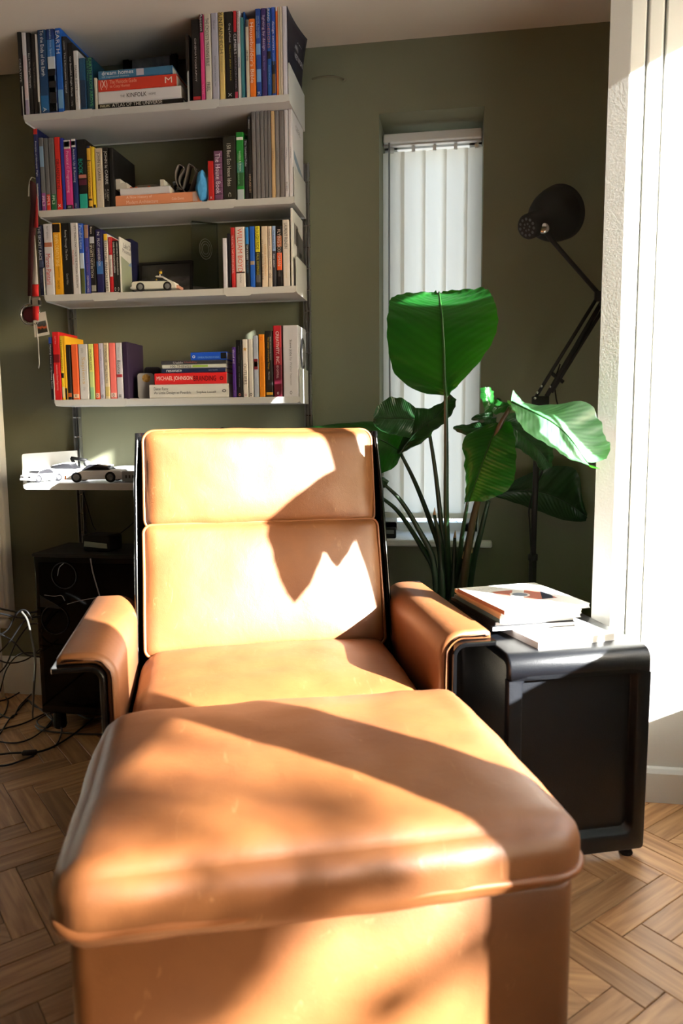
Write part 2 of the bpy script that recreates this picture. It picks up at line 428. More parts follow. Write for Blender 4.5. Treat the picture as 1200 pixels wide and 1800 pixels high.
def piping(w, d, r, z, rad=.0045, plane='xy', wob=.0015):
    pts = rrect(-w/2, w/2, -d/2, d/2, r, 6)
    # refine the straights
    P = []
    for i, (x, y) in enumerate(pts):
        x2, y2 = pts[(i+1) % len(pts)]; L = math.hypot(x2-x, y2-y); k = max(1, int(L/.03))
        for j in range(k): P.append((x+(x2-x)*j/k, y+(y2-y)*j/k))
    out = []
    for x, y in P:
        q = V((x, y, z)) if plane == 'xy' else V((x, z, y))
        out.append(q + V((noise.noise(q*9), noise.noise(q*9+V((5, 5, 5))), noise.noise(q*9+V((9, 1, 4)))))*wob)
    bm = bmesh.new(); tube(bm, out, rad, 8, closed=True); return bm

# ---------------------------------------------------------------- ottoman
t = thing('ottoman', 'brown leather ottoman with piped padded top standing in front of the armchair', 'ottoman', CF(.167, 1.257), (0, 0, CA))
ow, od = .765, .60
bm = cushion((ow, od, .125), .048, (.012, .014, .022), amp=.0045, seed=2.0, N=34)
o = obj('cushion', bm, M_LEATH, t, True, loc=(0, 0, .412))
obj('piping', piping(ow+.014, od+.014, .062, 0, .0066, wob=.003), M_PIPE, o, True, loc=(0, 0, -.018))
bm = bmesh.new(); prism(bm, rrect(-.367, .373, -.290, .285, .03, 6), .035, .372, axis='z', bev=.01)
obj('base', bm, M_LEATH, t, True)
obj('plinth', nbox(-.34, .34, -.26, .26, 0, .04), M_BLACKM, t)

# ---------------------------------------------------------------- armchair
t = thing('armchair', 'tan leather lounge armchair with a high back and black shell arms', 'armchair', CF(.167, 1.88), (0, 0, CA))
def LU(u, v): return (u-.167, v-1.88)
# seat cushion
sw, sd = .70, .50
bm = cushion((sw, sd, .15), .05, (.004, .012, .026), amp=.005, seed=5.0, N=30)
x, y = LU(.167, 1.855)
seat = obj('seat_cushion', bm, M_LEATH, t, True, loc=(x, y, .352), rot=(math.radians(2.5), 0, 0))
obj('piping', piping(sw+.006, .13, .05, 0, .0042, plane='xz'), M_PIPE, seat, True, loc=(0, -sd/2+.022, 0))
# back cushion and headrest, leaning back
TILT = math.radians(17.5)
bw = .688
bm = cushion((bw, .13, .380), .026, (.003, .030, .004), amp=.004, seed=9.0, N=28)
x, y = LU(.167, 2.117+.064)
back = obj('back_cushion', bm, M_LEATH, t, True, loc=(x, y-.007, .584), rot=(-TILT, 0, 0))
obj('piping', piping(bw+.002, .377, .024, 0, .0042, plane='xz'), M_PIPE, back, True, loc=(0, -.052, 0))
bm = cushion((bw-.004, .14, .300), .036, (.003, .026, .006), amp=.004, seed=13.0, N=28,
             creases=((-.015, .035, .10, .08, .007), (.03, .05, .08, -.15, .005), (-.10, -.03, .09, 1.2, .003)))
x, y = LU(.167, 2.218+.060)
head = obj('headrest', bm, M_LEATH, t, True, loc=(x, y-.002, .896), rot=(-TILT*.62, 0, 0))
obj('piping', piping(bw-.001, .296, .034, 0, .0042, plane='xz'), M_PIPE, head, True, loc=(0, -.045, 0))
# moulded back shell: a curved sheet with forward returns at its sides
bm = bmesh.new()
prof = [(-.372, -.10), (-.374, -.03), (-.350, .022), (-.30, .040), (0, .046), (.30, .040), (.350, .022), (.374, -.03), (.372, -.10)]
inn = [(x*.978, y-.010) for x, y in prof]
rows = []
for z, yo in ((.20, 2.125), (.45, 2.16), (.70, 2.235), (.90, 2.30), (1.02, 2.335), (1.043, 2.34)):
    yy = yo-1.88
    k = 1.0 if z < 1.0 else .985
    rows.append([bm.verts.new((x*k, y+yy+.025, z)) for x, y in prof] + [bm.verts.new((x*k, y+yy+.025, z)) for x, y in inn[::-1]])
for A, B in zip(rows, rows[1:]):
    n = len(A)
    for i in range(n): bm.faces.new((A[i], A[(i+1) % n], B[(i+1) % n], B[i]))
bm.faces.new(rows[0][::-1]); bm.faces.new(rows[-1])
obj('back_shell', bm, M_BLACKG, t, True)
# arms: a folded black shell with a leather pad over its top and inner face
def arm(side):
    s = side                                   # -1: towards the shelf, +1: towards the side table
    def pr(pts): return [(s*a, b) for a, b in pts]
    # outline across the arm: distance from the chair's middle, height
    r = .034; xi, xo, zt = .391, .500, .552
    arc = [(xi+r-r*math.cos(math.radians(a)), zt-r+r*math.sin(math.radians(a))) for a in range(0, 91, 15)]
    outer = [(xi, .06)] + arc + [(xo, zt)]
    th = .011
    arc2 = [(xi+r-(r-th)*math.cos(math.radians(a)), zt-r+(r-th)*math.sin(math.radians(a))) for a in range(90, -1, -15)]
    inner = [(xo, zt-th)] + arc2 + [(xi+th, .06)]
    y0, y1 = LU(0, 1.605)[1], LU(0, 2.20)[1]
    bm = bmesh.new(); prism(bm, pr(outer+inner), y0, y1, bev=.003)
    sh = obj('arm_shell', bm, M_BLACKG, t)
    # pad
    tp = .026; R2 = r+tp
    a1 = [(xi+r-R2*math.cos(math.radians(a)), zt-r+R2*math.sin(math.radians(a))) for a in range(0, 91, 10)]
    a0 = [(xi+r-(r+.001)*math.cos(math.radians(a)), zt-r+(r+.001)*math.sin(math.radians(a))) for a in range(90, -1, -10)]
    poly = [(xi-tp, .375)] + a1 + [(xo-.020, zt+tp), (xo-.008, zt+tp*.6), (xo-.006, zt+.001)] + a0 + [(xi-.001, .37)]
    bm = bmesh.new(); prism(bm, pr(poly), y0+.012, y1-.004, bev=.016, seg=4)
    return obj('arm_pad', bm, M_LEATH, t, True)
arm(-1); arm(1)
bm = bmesh.new(); prism(bm, rrect(-.375, .375, LU(0, 1.66)[1], LU(0, 2.14)[1], .03), .035, .278, axis='z', bev=.006)
obj('seat_base', bm, M_BLACKM, t)
for sx in (-.3, .3):
    for sy in (1.72, 2.08):
        bm = bmesh.new(); lathe(bm, [(.02, 0), (.022, .006), (.018, .03), (.018, .04)], 14)
        obj('foot', bm, M_BLACKM, t, loc=(sx, LU(0, sy)[1], 0))

# ---------------------------------------------------------------- black side table
TU, TV = .856, 1.782                      # centre
t = thing('side_table', 'black moulded side table with a recessed front panel beside the armchair', 'side table', CF(TU, TV), (0, 0, CA))
M_TAB = mat('black_moulded_plastic', rgb(12, 14, 19), .36, spec=.5, bump=.10, bump_scale=420)
HT = .531; hx, hy = .18, .232
def outer_prof(r, inset=0.0):
    o = []
    y0, y1, z1 = -hy+inset, hy-inset, HT-inset; rr = r-inset*.6
    for k in range(7):
        a = math.radians(180-15*k); o.append((y0+rr+rr*math.cos(a), z1-rr+rr*math.sin(a)))
    for k in range(7):
        a = math.radians(90-15*k); o.append((y1-rr+rr*math.cos(a), z1-rr+rr*math.sin(a)))
    return o
po = outer_prof(.032); pi = outer_prof(.032, .024)
bm = bmesh.new(); prism(bm, po+[(hy, .47), (hy-.024, .47)] + pi[::-1] + [(-hy+.024, .47), (-hy, .47)], -hx, hx, bev=.006, axis='x')
obj('top', bm, M_TAB, t, True)
def panel(name, sgn):
    bm = bmesh.new(); n = 5
    loops = []
    # outer rim, then the step down into the recess
    for (ins, yy, rad) in ((.0, .024, .012), (.0, .004, .012), (.004, .0, .012), (.030, .0, .022), (.034, .004, .022), (.037, .020, .020), (.041, .025, .018)):
        top = .4701 if ins < .01 else .4701+.030-ins
        bot = .02+ (ins if ins < .01 else ins+.012)
        if ins < .01: pts = rrect(-hx+ins, hx-ins, bot, .4701, .0105, n)
        else: pts = rrect(-hx+ins, hx-ins, bot, top+.010, rad, n)
        loops.append([bm.verts.new((x, sgn*(hy-yy), z)) for x, z in pts])
    # square upper corners of the rim so that it meets the top
    for lp in loops[:3]:
        for v in lp:
            if v.co.z > .455: v.co.z = .4701; v.co.x = math.copysign(hx, v.co.x)
    for A, B in zip(loops, loops[1:]):
        for i in range(len(A)): bm.faces.new((A[i], A[(i+1) % len(A)], B[(i+1) % len(A)], B[i]))
    bm.faces.new(loops[-1]); bm.faces.new(loops[0][::-1])
    bmesh.ops.recalc_face_normals(bm, faces=bm.faces[:])
    o = obj(name, bm, M_TAB, t, True)
    md = o.modifiers.new('split', 'EDGE_SPLIT'); md.split_angle = math.radians(50)
    return o
panel('front_panel', -1); panel('rear_panel', 1)
for sx in (-.145, .145):
    for sy in (-.21, .21):
        bm = bmesh.new(); lathe(bm, [(.015, 0), (.017, .003), (.015, .009), (.008, .012), (.008, .024)], 14)
        obj('foot', bm, M_BLACKM, t, loc=(sx, sy, 0))

# ---------------------------------------------------------------- magazines on the side table
def magazine(label, u, v, z, w, d, th, rot, cover, spine, pages=(236, 232, 224)):
    t = thing('magazine', label, 'magazine', CF(u, v, z), (0, 0, CA+math.radians(rot)), 'magazines on the side table')
    bm = bmesh.new(); prism(bm, [(-w/2, 0), (w/2, 0), (w/2, .0012), (-w/2+.0012, .0012), (-w/2+.0012, th-.0012), (w/2, th-.0012), (w/2, th), (-w/2, th)], -d/2, d/2)
    c = obj('cover', bm, cmat(cover, .35), t)
    obj('pages', nbox(-w/2+.0013, w/2-.002, -d/2+.001, d/2-.001, .0013, th-.0013), cmat(pages, .8), t)
    obj('spine', nbox(-w/2-.0006, -w/2, -d/2, d/2, .0, th), cmat(spine, .5), t)
    return t, th
zt = HT
magazine('thin white magazine under the pile, sticking out at the table front', .851, 1.742, zt, .218, .28, .017, 8.5, (238, 238, 240), (236, 236, 238))
zs = zt+.0172
rows = (('black magazine at the bottom of the pile on the side table', .800, 1.845, .225, .29, .012, 2, (22, 22, 26), (18, 18, 20)),
        ('dark magazine second from the bottom of the pile', .803, 1.850, .22, .288, .010, 3, (30, 32, 38), (24, 26, 30)),
        ('magazine with a teal and grey spine in the middle of the pile', .810, 1.835, .225, .285, .011, 4, (210, 214, 214), (88, 120, 128)),
        ('magazine with a beige spine above the teal one', .812, 1.83, .225, .28, .010, 3, (228, 224, 214), (206, 180, 146)),
        ('pale tan spined magazine second from the top of the pile', .806, 1.822, .225, .275, .011, 5, (236, 232, 226), (214, 176, 136)))
for lb, u, v, w_, d_, th, ro, cv, sp in rows:
    magazine(lb, u, v, zs, w_, d_, th, ro, cv, sp); zs += th+.0002
tm, th = magazine('white magazine with a wristwatch picture on its cover, topmost of the pile', .806, 1.786, zs, .238, .262, .011, 6, (240, 240, 242), (150, 92, 66))
zz = th+.0005
text('HODINKEE', tm, (-.01, .094, zz), (1, 0, 0), (0, 1, 0), .15, .017, cmat((205, 205, 208), .5), name='cover_lettering')
bm = bmesh.new(); quad(bm, (-.055, -.055, zz), (.075, -.055, zz), (.075, .06, zz), (-.055, .06, zz)); ph = obj('cover_picture', bm, cmat((176, 110, 96), .5), tm)
bm = bmesh.new(); quad(bm, (-.055, -.04, zz+.0003), (-.025, -.055, zz+.0003), (.045, .06, zz+.0003), (.01, .06, zz+.0003)); obj('strap_print', bm, cmat((226, 224, 226), .5), tm)
bm = bmesh.new(); quad(bm, (.03, -.055, zz+.0003), (.062, -.055, zz+.0003), (.075, -.03, zz+.0003), (.075, .03, zz+.0003)); obj('strap_print', bm, cmat((40, 44, 60), .5), tm)
bm = bmesh.new(); lathe(bm, [(.026, 0), (.026, .0003)], 24, org=V((.0, .005, zz+.0004))); obj('watch_print', bm, cmat((244, 244, 244), .4), tm)
bm = bmesh.new(); lathe(bm, [(.02, 0), (.02, .0003)], 24, org=V((.0, .005, zz+.0008))); obj('dial_print', bm, cmat((120, 130, 150), .4), tm)
# ================================================================== wall shelving
SX0, SX1 = -1.425, -.530
SHELF = {}          # number -> (front Y, z of the top of the lip)
for n, yf, pl, pr in ((1, 2.385, (45, 200), (513, 166)), (2, 2.445, (67, 370.3), (519, 345)), (3, 2.455, (71, 518.5), (523, 502.5)), (4, 2.485, (94, 702), (521, 698)), (5, 2.262, (37, 849), (240, 850))):
    SHELF[n] = (yf, (U(*pl, yf).z+U(*pr, yf).z)/2)
LIP = .022
def wall_shelf(n, label, x0=SX0, x1=SX1):
    yf, z = SHELF[n]; yb = WY-.022
    t = thing('wall_shelf', label, 'shelf', ((x0+x1)/2, yb, z-LIP), group='metal wall shelves')
    hw, d = (x1-x0)/2, yb-yf
    r = .011
    pts = [(-hw, LIP), (-hw, r)] + [(-hw+r-r*math.cos(math.radians(a)), r-r*math.sin(math.radians(a))) for a in (22, 45, 68, 90)] \
        + [(hw-r+r*math.sin(math.radians(a)), r-r*math.cos(math.radians(a))) for a in (0, 22, 45, 68)] + [(hw, r), (hw, LIP)]
    bm = bmesh.new(); prism(bm, pts, -d, -d+.004, bev=.0012)
    box(bm, -hw, hw, -d+.004, 0, .004, .0215)
    box(bm, -hw, hw, -.004, 0, 0, .045)
    obj('tray', bm, M_METAL_W, t)
    for s in (-1, 1):
        bm = bmesh.new(); x = s*(hw+.0005)
        rr = .010; H = .118
        pts = [(0, 0), (0, H)] + [(-d+.002+rr-rr*math.sin(math.radians(a)), H-rr+rr*math.cos(math.radians(a))) for a in (0, 30, 60, 90)] + [(-d+.002, .012), (-d+.012, 0)]
        prism(bm, pts, x-.0012, x+.0012, axis='x')
        obj('end_plate', bm, M_METAL_W, t)
    return t
wall_shelf(1, 'off-white metal wall shelf under the ceiling, highest of the five')
wall_shelf(2, 'off-white metal wall shelf second from the top')
wall_shelf(3, 'off-white metal wall shelf carrying the white toy car')
wall_shelf(4, 'off-white metal wall shelf with the lowest row of books')
wall_shelf(5, 'deep sunlit white metal shelf with toy vehicles, lowest of the five', x1=-.735)
# uprights
for x, zb in ((SX0, .05), (SX1, .05)):
    t = thing('shelf_upright', 'slotted aluminium wall upright at the %s end of the shelves' % ('window' if x > -1 else 'radiator'), 'shelf upright', (x, WY, zb))
    z1 = (1.965 if x > -1 else 2.08)-zb
    obj('back_strip', nbox(-.012, .012, -.005, 0, 0, z1), M_ALU, t)
    obj('flange', nbox(-.0125, -.0095, -.022, -.005, 0, z1), M_ALU, t); obj('flange', nbox(.0095, .0125, -.022, -.005, 0, z1), M_ALU, t)
    obj('flange', nbox(-.0015, .0015, -.016, -.005, 0, z1), M_ALU, t)
    zz = .1; bm = bmesh.new()
    while zz < z1-.02:
        tube(bm, [(-.0145, -.014, zz), (.0145, -.014, zz)], .0022, 6); zz += .073
    o = obj('pins', bm, M_STEEL, t); o['kind'] = 'stuff'

# ------------------------------------------------------------------ books
BK, WH = (24, 24, 26), (226, 226, 232)
NAVY, CREAM = (30, 36, 74), (226, 214, 192)
def c_(c): return cmat(c, .45)
def book_mesh(t, w, d, h, col, bands=(), titles=(), hard=False, pages=True, bandcov=True):
    """upright book: spine at y=0 facing the room, x 0..w, y into the shelf"""
    th = .0022 if hard else .0009; e = .003 if hard else 0.0
    r = min(.0035, w*.22)
    pts = [(0, d), (0, r), (r*.3, r*.3), (r, 0), (w-r, 0), (w-r*.3, r*.3), (w, r), (w, d), (w-th, d), (w-th, r+th*.5), (th, r+th*.5), (th, d)]
    bm = bmesh.new(); prism(bm, pts, 0, h, axis='z')
    obj('cover', bm, c_(col), t)
    if w > 2*th+.001: obj('pages', nbox(th+.0002, w-th-.0002, r+.001, d-.001-e, e+.0003, h-e-.0008), M_PAPER, t)
    for f0, f1, bc in bands:
        bm = bmesh.new(); prism(bm, [(r*.35, r*.33-.0003), (r, -.0004), (w-r, -.0004), (w-r*.35, r*.33-.0003), (w-r, .0002), (r, .0002)], h*(1-f1), h*(1-f0), axis='z')
        obj('spine_band', bm, c_(bc), t)
    for tt in titles:
        s, f0, f1, wf, tc = tt[:5]; xc = tt[5] if len(tt) > 5 else .5
        text(s, t, (w*xc, -.0009, h*(1-(f0+f1)/2)), (0, 0, -1), (1, 0, 0), h*(f1-f0), w*wf, c_(tc))
def upright(shelf, scan, rows, where, group):
    yf, z = SHELF[shelf]; ox, oy, s = scan
    for row in rows:
        x0, x1, yt, col, desc, titles = row[:6]; kw = dict(row[6]) if len(row) > 6 else {}; star = kw.pop('star', False)
        Y = yf+.003+kw.pop('back', 0.0); base = oy + s*kw.pop('yb', 700)
        a = U(ox+s*x0, base, Y).x; b = U(ox+s*x1, base, Y).x
        h = U(ox+s*(x0+x1)/2, oy+s*yt, Y).z - z
        d = min(kw.pop('d', .135), WY-.03-Y)
        t = thing('book', desc + where, 'book', (a, Y, z+.0004), (0, kw.pop('lean', 0.0), 0), group)
        book_mesh(t, max(.004, b-a-.0006), d, h, col, titles=titles, **kw)
        if star:
            bm = bmesh.new(); R0 = (b-a)*.42
            bm.faces.new([bm.verts.new(((b-a)*.5+(R0 if k % 2 == 0 else R0*.42)*math.sin(k*math.pi/5), -.0009, h*.83+(R0 if k % 2 == 0 else R0*.42)*math.cos(k*math.pi/5))) for k in range(10)])
            obj('star', bm, c_((190, 150, 70)), t)
def flat(shelf, rows, where, group):
    """books lying down with their spines to the room; rows from the bottom up: px x0, x1, y0(top), y1(bottom) at the spine"""
    yf, z = SHELF[shelf]; zz = z+.0004
    for x0, x1, h, col, desc, titles, kw in rows:
        kw = dict(kw); Y = yf+.006+kw.pop('back', 0.0)
        a, b = U(x0, kw['py'], Y).x, U(x1, kw.pop('py'), Y).x
        d = min(kw.pop('d', .15), WY-.03-Y); w = b-a
        t = thing('book', desc+where, 'book', (a, Y, zz), (0, 0, 0), group)
        th = .0016; r = min(.003, h*.25)
        bm = bmesh.new(); prism(bm, [(d, 0), (r, 0), (0, r), (0, h-r), (r, h), (d, h), (d, h-th), (r+th, h-th), (r+th, th), (d, th)], 0, w, axis='x')
        obj('cover', bm, c_(col), t)
        obj('pages', nbox(.002, w-.002, r+th, d-.002, th+.0002, h-th-.0002), M_PAPER, t)
        for f0, f1, bc in kw.get('bands', ()):
            obj('spine_band', nbox(w*f0, w*f1, -.0004, .0002, r, h-r), c_(bc), t)
        for s, f0, f1, v0, v1, tc in titles:
            text(s, t, (w*(f0+f1)/2, -.0009, h*(1-(v0+v1)/2)), (1, 0, 0), (0, 0, 1), w*(f1-f0), h*(v1-v0), c_(tc))
        zz += h+.0003

# ---- top shelf
G1 = 'books on the top shelf'
A1 = (20, 0, .25)
upright(1, A1, [
 (68, 96, 195, BK, 'thin black paperback with small white lettering', [('CREATIVE', .35, .62, .45, (200, 200, 200))], dict(yb=797, d=.19)),
 (98, 128, 225, (206, 204, 208), 'white and pale pink spined paperback', [], dict(yb=795, d=.19, bands=((.28, .8, (206, 188, 192)), (.82, 1, (150, 140, 170))))),
 (129, 160, 228, BK, 'black photography paperback with white title', [('Black & White Digital Photography', .25, .68, .5, (215, 215, 215))], dict(yb=792, d=.2)),
 (161, 190, 238, (30, 27, 28), 'dark brown-black book with a dim grey title', [('The Tao of Photography', .35, .68, .45, (120, 105, 95))], dict(yb=790, d=.2)),
 (191, 205, 238, (205, 200, 196), 'thin white book squeezed beside the tall blue atlas', [], dict(yb=789, d=.2, bands=((.85, 1, BK),))),
 (208, 268, 100, (22, 62, 104), 'tall dark blue book titled to the ends of the earth', [('To the Ends of the Earth', .16, .62, .42, (235, 240, 245), .55), ('A', .94, .985, .4, (210, 220, 230))], dict(yb=788, d=.22, hard=True, bands=((0, .12, (170, 190, 205)), (.82, .97, (30, 100, 160))))),
 (269, 327, 130, (30, 60, 130), 'blue book with a white cloud band titled mountains from space', [('Mountains from Space', .06, .40, .32, (190, 215, 240)), ('A', .92, .97, .3, BK)], dict(yb=780, d=.22, hard=True, bands=((.22, .4, (60, 120, 190)), (.40, .53, (205, 215, 225)), (.53, .99, (22, 24, 30)), (.60, .66, (120, 140, 150)), (.73, .78, (130, 150, 150)), (.90, .98, (225, 225, 225))))),
 (329, 372, 150, (28, 96, 190), 'bright blue book with EARTH in big white capitals', [('EARTH', .10, .35, .62, (240, 244, 250))], dict(yb=776, d=.24, hard=True, bands=((0, .07, (150, 190, 225)), (.75, .96, (110, 160, 205))))),
 (375, 411, 255, (44, 44, 48), 'dark grey book with a white title about information', [('LONDON', .06, .18, .28, (200, 200, 200)), ('The Information Capital', .21, .75, .42, (205, 205, 205))], dict(yb=770, d=.23)),
 (413, 448, 300, (20, 20, 24), 'black book titled our beautiful fragile world', [('Our Beautiful, Fragile World', .2, .78, .42, (225, 225, 225)), ('rocky', .85, .93, .4, (190, 190, 190))], dict(yb=770, d=.22)),
 (450, 484, 355, (214, 214, 216), 'white book titled master shots', [('MASTER SHOTS', .25, .66, .42, (40, 40, 44)), ('100 A2', .7, .86, .3, (170, 170, 175))], dict(yb=768, d=.16)),
 (487, 531, 408, (30, 80, 118), 'short teal-blue book with a dark sea picture', [], dict(yb=765, d=.15, bands=((.42, .95, (26, 50, 78)),))),
 (534, 582, 402, (18, 62, 82), 'dark teal book with green letters about the earth from above', [('EARTH FROM ABOVE', .02, .94, .42, (84, 168, 110), .7), ('365 Days', .06, .45, .38, (74, 140, 110), .25)], dict(yb=763, d=.2, hard=True)),
 (588, 607, 548, (196, 192, 176), 'short thin cream book next to the lying pile', [], dict(yb=760, d=.12)),
], ', top shelf', G1)
flat(1, [
 (172, 322, .0165, BK, 'black atlas of the universe lying under the pile', [('ATLAS OF THE UNIVERSE', .17, .76, .12, .78, (225, 222, 215)), ('PHILIPS', .03, .14, .3, .7, (230, 220, 190))], dict(py=186, d=.175, bands=((.02, .15, (70, 64, 50)),))),
 (173, 318, .0375, (222, 220, 224), 'white book titled kinfolk home lying in the pile', [('KINFOLK', .35, .59, .3, .66, (40, 38, 40)), ('THE', .27, .325, .42, .62, (90, 88, 90)), ('HOME', .62, .70, .42, .6, (90, 88, 90))], dict(py=175, d=.175)),
 (173, 310, .0365, (214, 62, 44), 'orange-red guide to cosy homes lying in the pile', [('The Monocle Guide', .15, .50, .12, .45, (240, 170, 140)), ('to Cosy Homes', .15, .41, .52, .86, (240, 170, 140)), ('(X)', .03, .12, .1, .9, (245, 225, 210)), ('M', .86, .95, .25, .75, (245, 225, 210))], dict(py=160, d=.17)),
 (173, 303, .026, (62, 118, 158), 'blue dream homes book lying on top of the pile', [('dream homes', .05, .48, .1, .58, (240, 244, 248)), ('100 inspirational interiors', .05, .42, .68, .95, (180, 205, 225))], dict(py=140, d=.16, bands=((.52, .62, (190, 185, 200)),))),
], ' on the top shelf', G1)
A2 = (300, 0, .25)
PINK, TEAL = (222, 66, 134), (64, 130, 140)
upright(1, A2, [
 (112, 142, 245, (34, 30, 30), 'dark book with dim orange title beside the bookend', [('WEB', .66, .78, .45, (200, 200, 200))], dict(yb=705, d=.2, back=.012)),
 (155, 214, 135, (22, 20, 22), 'black book with cinematography in spaced white capitals', [('CINEMATOGRAPHY', .23, .76, .2, (210, 200, 200))], dict(yb=700, d=.2, bands=((.94, .98, (190, 40, 50)),))),
 (216, 243, 55, PINK, 'pink spined book with a black upper third titled ascent', [('Ascent', .06, .25, .6, (220, 220, 220)), ('YATES', .82, .93, .45, (240, 150, 190))], dict(yb=693, d=.2, bands=((0, .03, PINK), (.03, .26, BK)))),
 (246, 292, 62, (214, 208, 194), 'cream cyclist training book', [("THE CYCLIST'S TRAINING BIBLE", .10, .62, .5, (40, 40, 44)), ('FRIEL', .80, .90, .5, (50, 50, 54))], dict(yb=690, d=.2)),
 (294, 343, 84, (176, 176, 192), 'plain lavender-grey annual', [('PHOTOGRAPHY ANNUAL 2007', .5, .85, .18, (90, 90, 105)), ('Dover', .1, .2, .25, (90, 90, 105))], dict(yb=693, d=.22, hard=True)),
 (346, 385, 6, (216, 190, 118), 'tall sand-yellow book about mountain roads', [('MOUNTAIN', .04, .36, .7, BK), ('HIGH', .37, .53, .68, (90, 80, 50)), ("Europe's greatest cycle climbs", .56, .72, .3, (110, 95, 60))], dict(yb=690, d=.22, hard=True)),
 (388, 449, -6, (18, 18, 20), 'wide black hardback with a yellow subtitle', [('Greg LeMond', .24, .43, .28, (225, 225, 225), .6), ('YELLOW JERSEY RACER', .45, .82, .2, (190, 170, 70), .6), ('X', .94, .98, .4, WH)], dict(yb=688, d=.23, hard=True)),
 (450, 475, 40, (36, 34, 40), 'black handbook for climbers with red ends', [("CLIMBER'S", .30, .52, .8, WH), ('HANDBOOK', .54, .90, .55, (130, 125, 140))], dict(yb=685, d=.2, bands=((0, .28, (196, 40, 52)), (.93, 1, (196, 60, 90))))),
 (476, 497, 46, (214, 214, 216), 'white engineering paperback', [('CHASSIS ENGINEERING', .05, .40, .6, (150, 50, 70)), ('ADAMS', .55, .67, .55, (60, 80, 140))], dict(yb=681, d=.2)),
 (498, 521, 122, TEAL, 'teal paperback with dull red lettering', [], dict(yb=679, d=.17)),
 (522, 532, 0, (26, 84, 160), 'thin tall blue booklet', [], dict(yb=678, d=.2, back=.01)),
 (533, 556, 138, (216, 208, 188), 'narrow cream home book', [('HOME', .40, .53, .6, (60, 60, 64))], dict(yb=676, d=.17, bands=((0, .09, (70, 72, 76)),))),
 (557, 600, 132, (232, 120, 34), 'orange bible for house builders', [("Housebuilder's Bible", .05, .82, .62, (248, 226, 206))], dict(yb=674, d=.18)),
 (603, 640, 34, (36, 76, 160), 'blue book with two pale blue squares', [('SPATIAL STRATEGIES', .12, .36, .28, (160, 190, 230), .65), ('FOR INTERIOR DESIGN', .12, .36, .25, (160, 190, 230), .3), ('K', .95, .99, .5, WH)], dict(yb=670, d=.21, bands=((.42, .54, (120, 170, 225)), (.70, .84, (120, 170, 225))))),
 (642, 680, 30, (62, 48, 110), 'purple lighting book', [('lighting by design', .12, .50, .6, (205, 195, 225)), ('Sally Storey', .56, .72, .3, (150, 140, 190))], dict(yb=667, d=.21, hard=True)),
 (682, 711, 2, (30, 88, 170), 'blue book titled grand designs', [('GRAND', .06, .22, .55, (220, 225, 235)), ('DESIGNS', .24, .50, .55, (205, 140, 120)), ('Kevin McCloud', .68, .88, .4, (120, 180, 230))], dict(yb=664, d=.22, hard=True, bands=((.53, .61, (30, 28, 30)),))),
 (713, 742, 34, (44, 82, 180), 'blue and black book titled design secrets', [('design secrets', .18, .50, .65, (230, 235, 245)), ('products', .53, .66, .4, (130, 170, 220))], dict(yb=662, d=.2, bands=((.62, .76, (20, 20, 22)), (.76, .98, (120, 86, 40))))),
 (745, 760, 12, (222, 112, 48), 'thin orange booklet with a white top', [], dict(yb=660, d=.2, bands=((0, .1, (225, 222, 216)),))),
 (761, 774, 8, (204, 190, 164), 'thin beige booklet beside the orange one', [], dict(yb=659, d=.2)),
 (775, 789, 8, (214, 200, 182), 'thin pale cream booklet beside the white paperback', [], dict(yb=658, d=.2)),
], ', top shelf', G1)
# white paperback whose dark cover curls away, last on the top shelf
yf, z = SHELF[1]; Y = yf+.003
a, b = U(300+.25*790, 165, Y).x, U(300+.25*826, 165, Y).x
t = thing('book', 'white spined paperback with a navy cover curling outward, last on the top shelf', 'book', (a, Y, z+.0004), group=G1)
h = U(505, 0, Y).z - z; w = b-a
book_mesh(t, w-.001, .195, h, (212, 210, 222))
bm = bmesh.new(); NR = 14; g = []
for i in range(NR+1):
    f = i/NR; row = []
    for k in range(9):
        q = k/8
        row.append(bm.verts.new((w-.0004+.0008*f + .045*max(0, q-.25)**2*(f**2.2), f*.205, h*(.0+q*1.0))))
    g.append(row)
for A, B in zip(g, g[1:]):
    for k in range(8): bm.faces.new((A[k], B[k], B[k+1], A[k+1]))
nc = obj('front_cover', bm, c_((20, 22, 44)), t, True); sd = nc.modifiers.new('card', 'SOLIDIFY'); sd.thickness = .0006; sd.offset = 1
for s, f0, L, H in (('MAKE YOUR', .80, .13, .020), ('OWN', .69, .055, .018), ('NEURAL NETWORK', .585, .165, .018)):
    text(s, t, (w+.0028, .105, h*f0), V((.10, 1, 0)), V((.0, 0, 1)), L, H, c_((190, 192, 200)), name='cover_lettering')

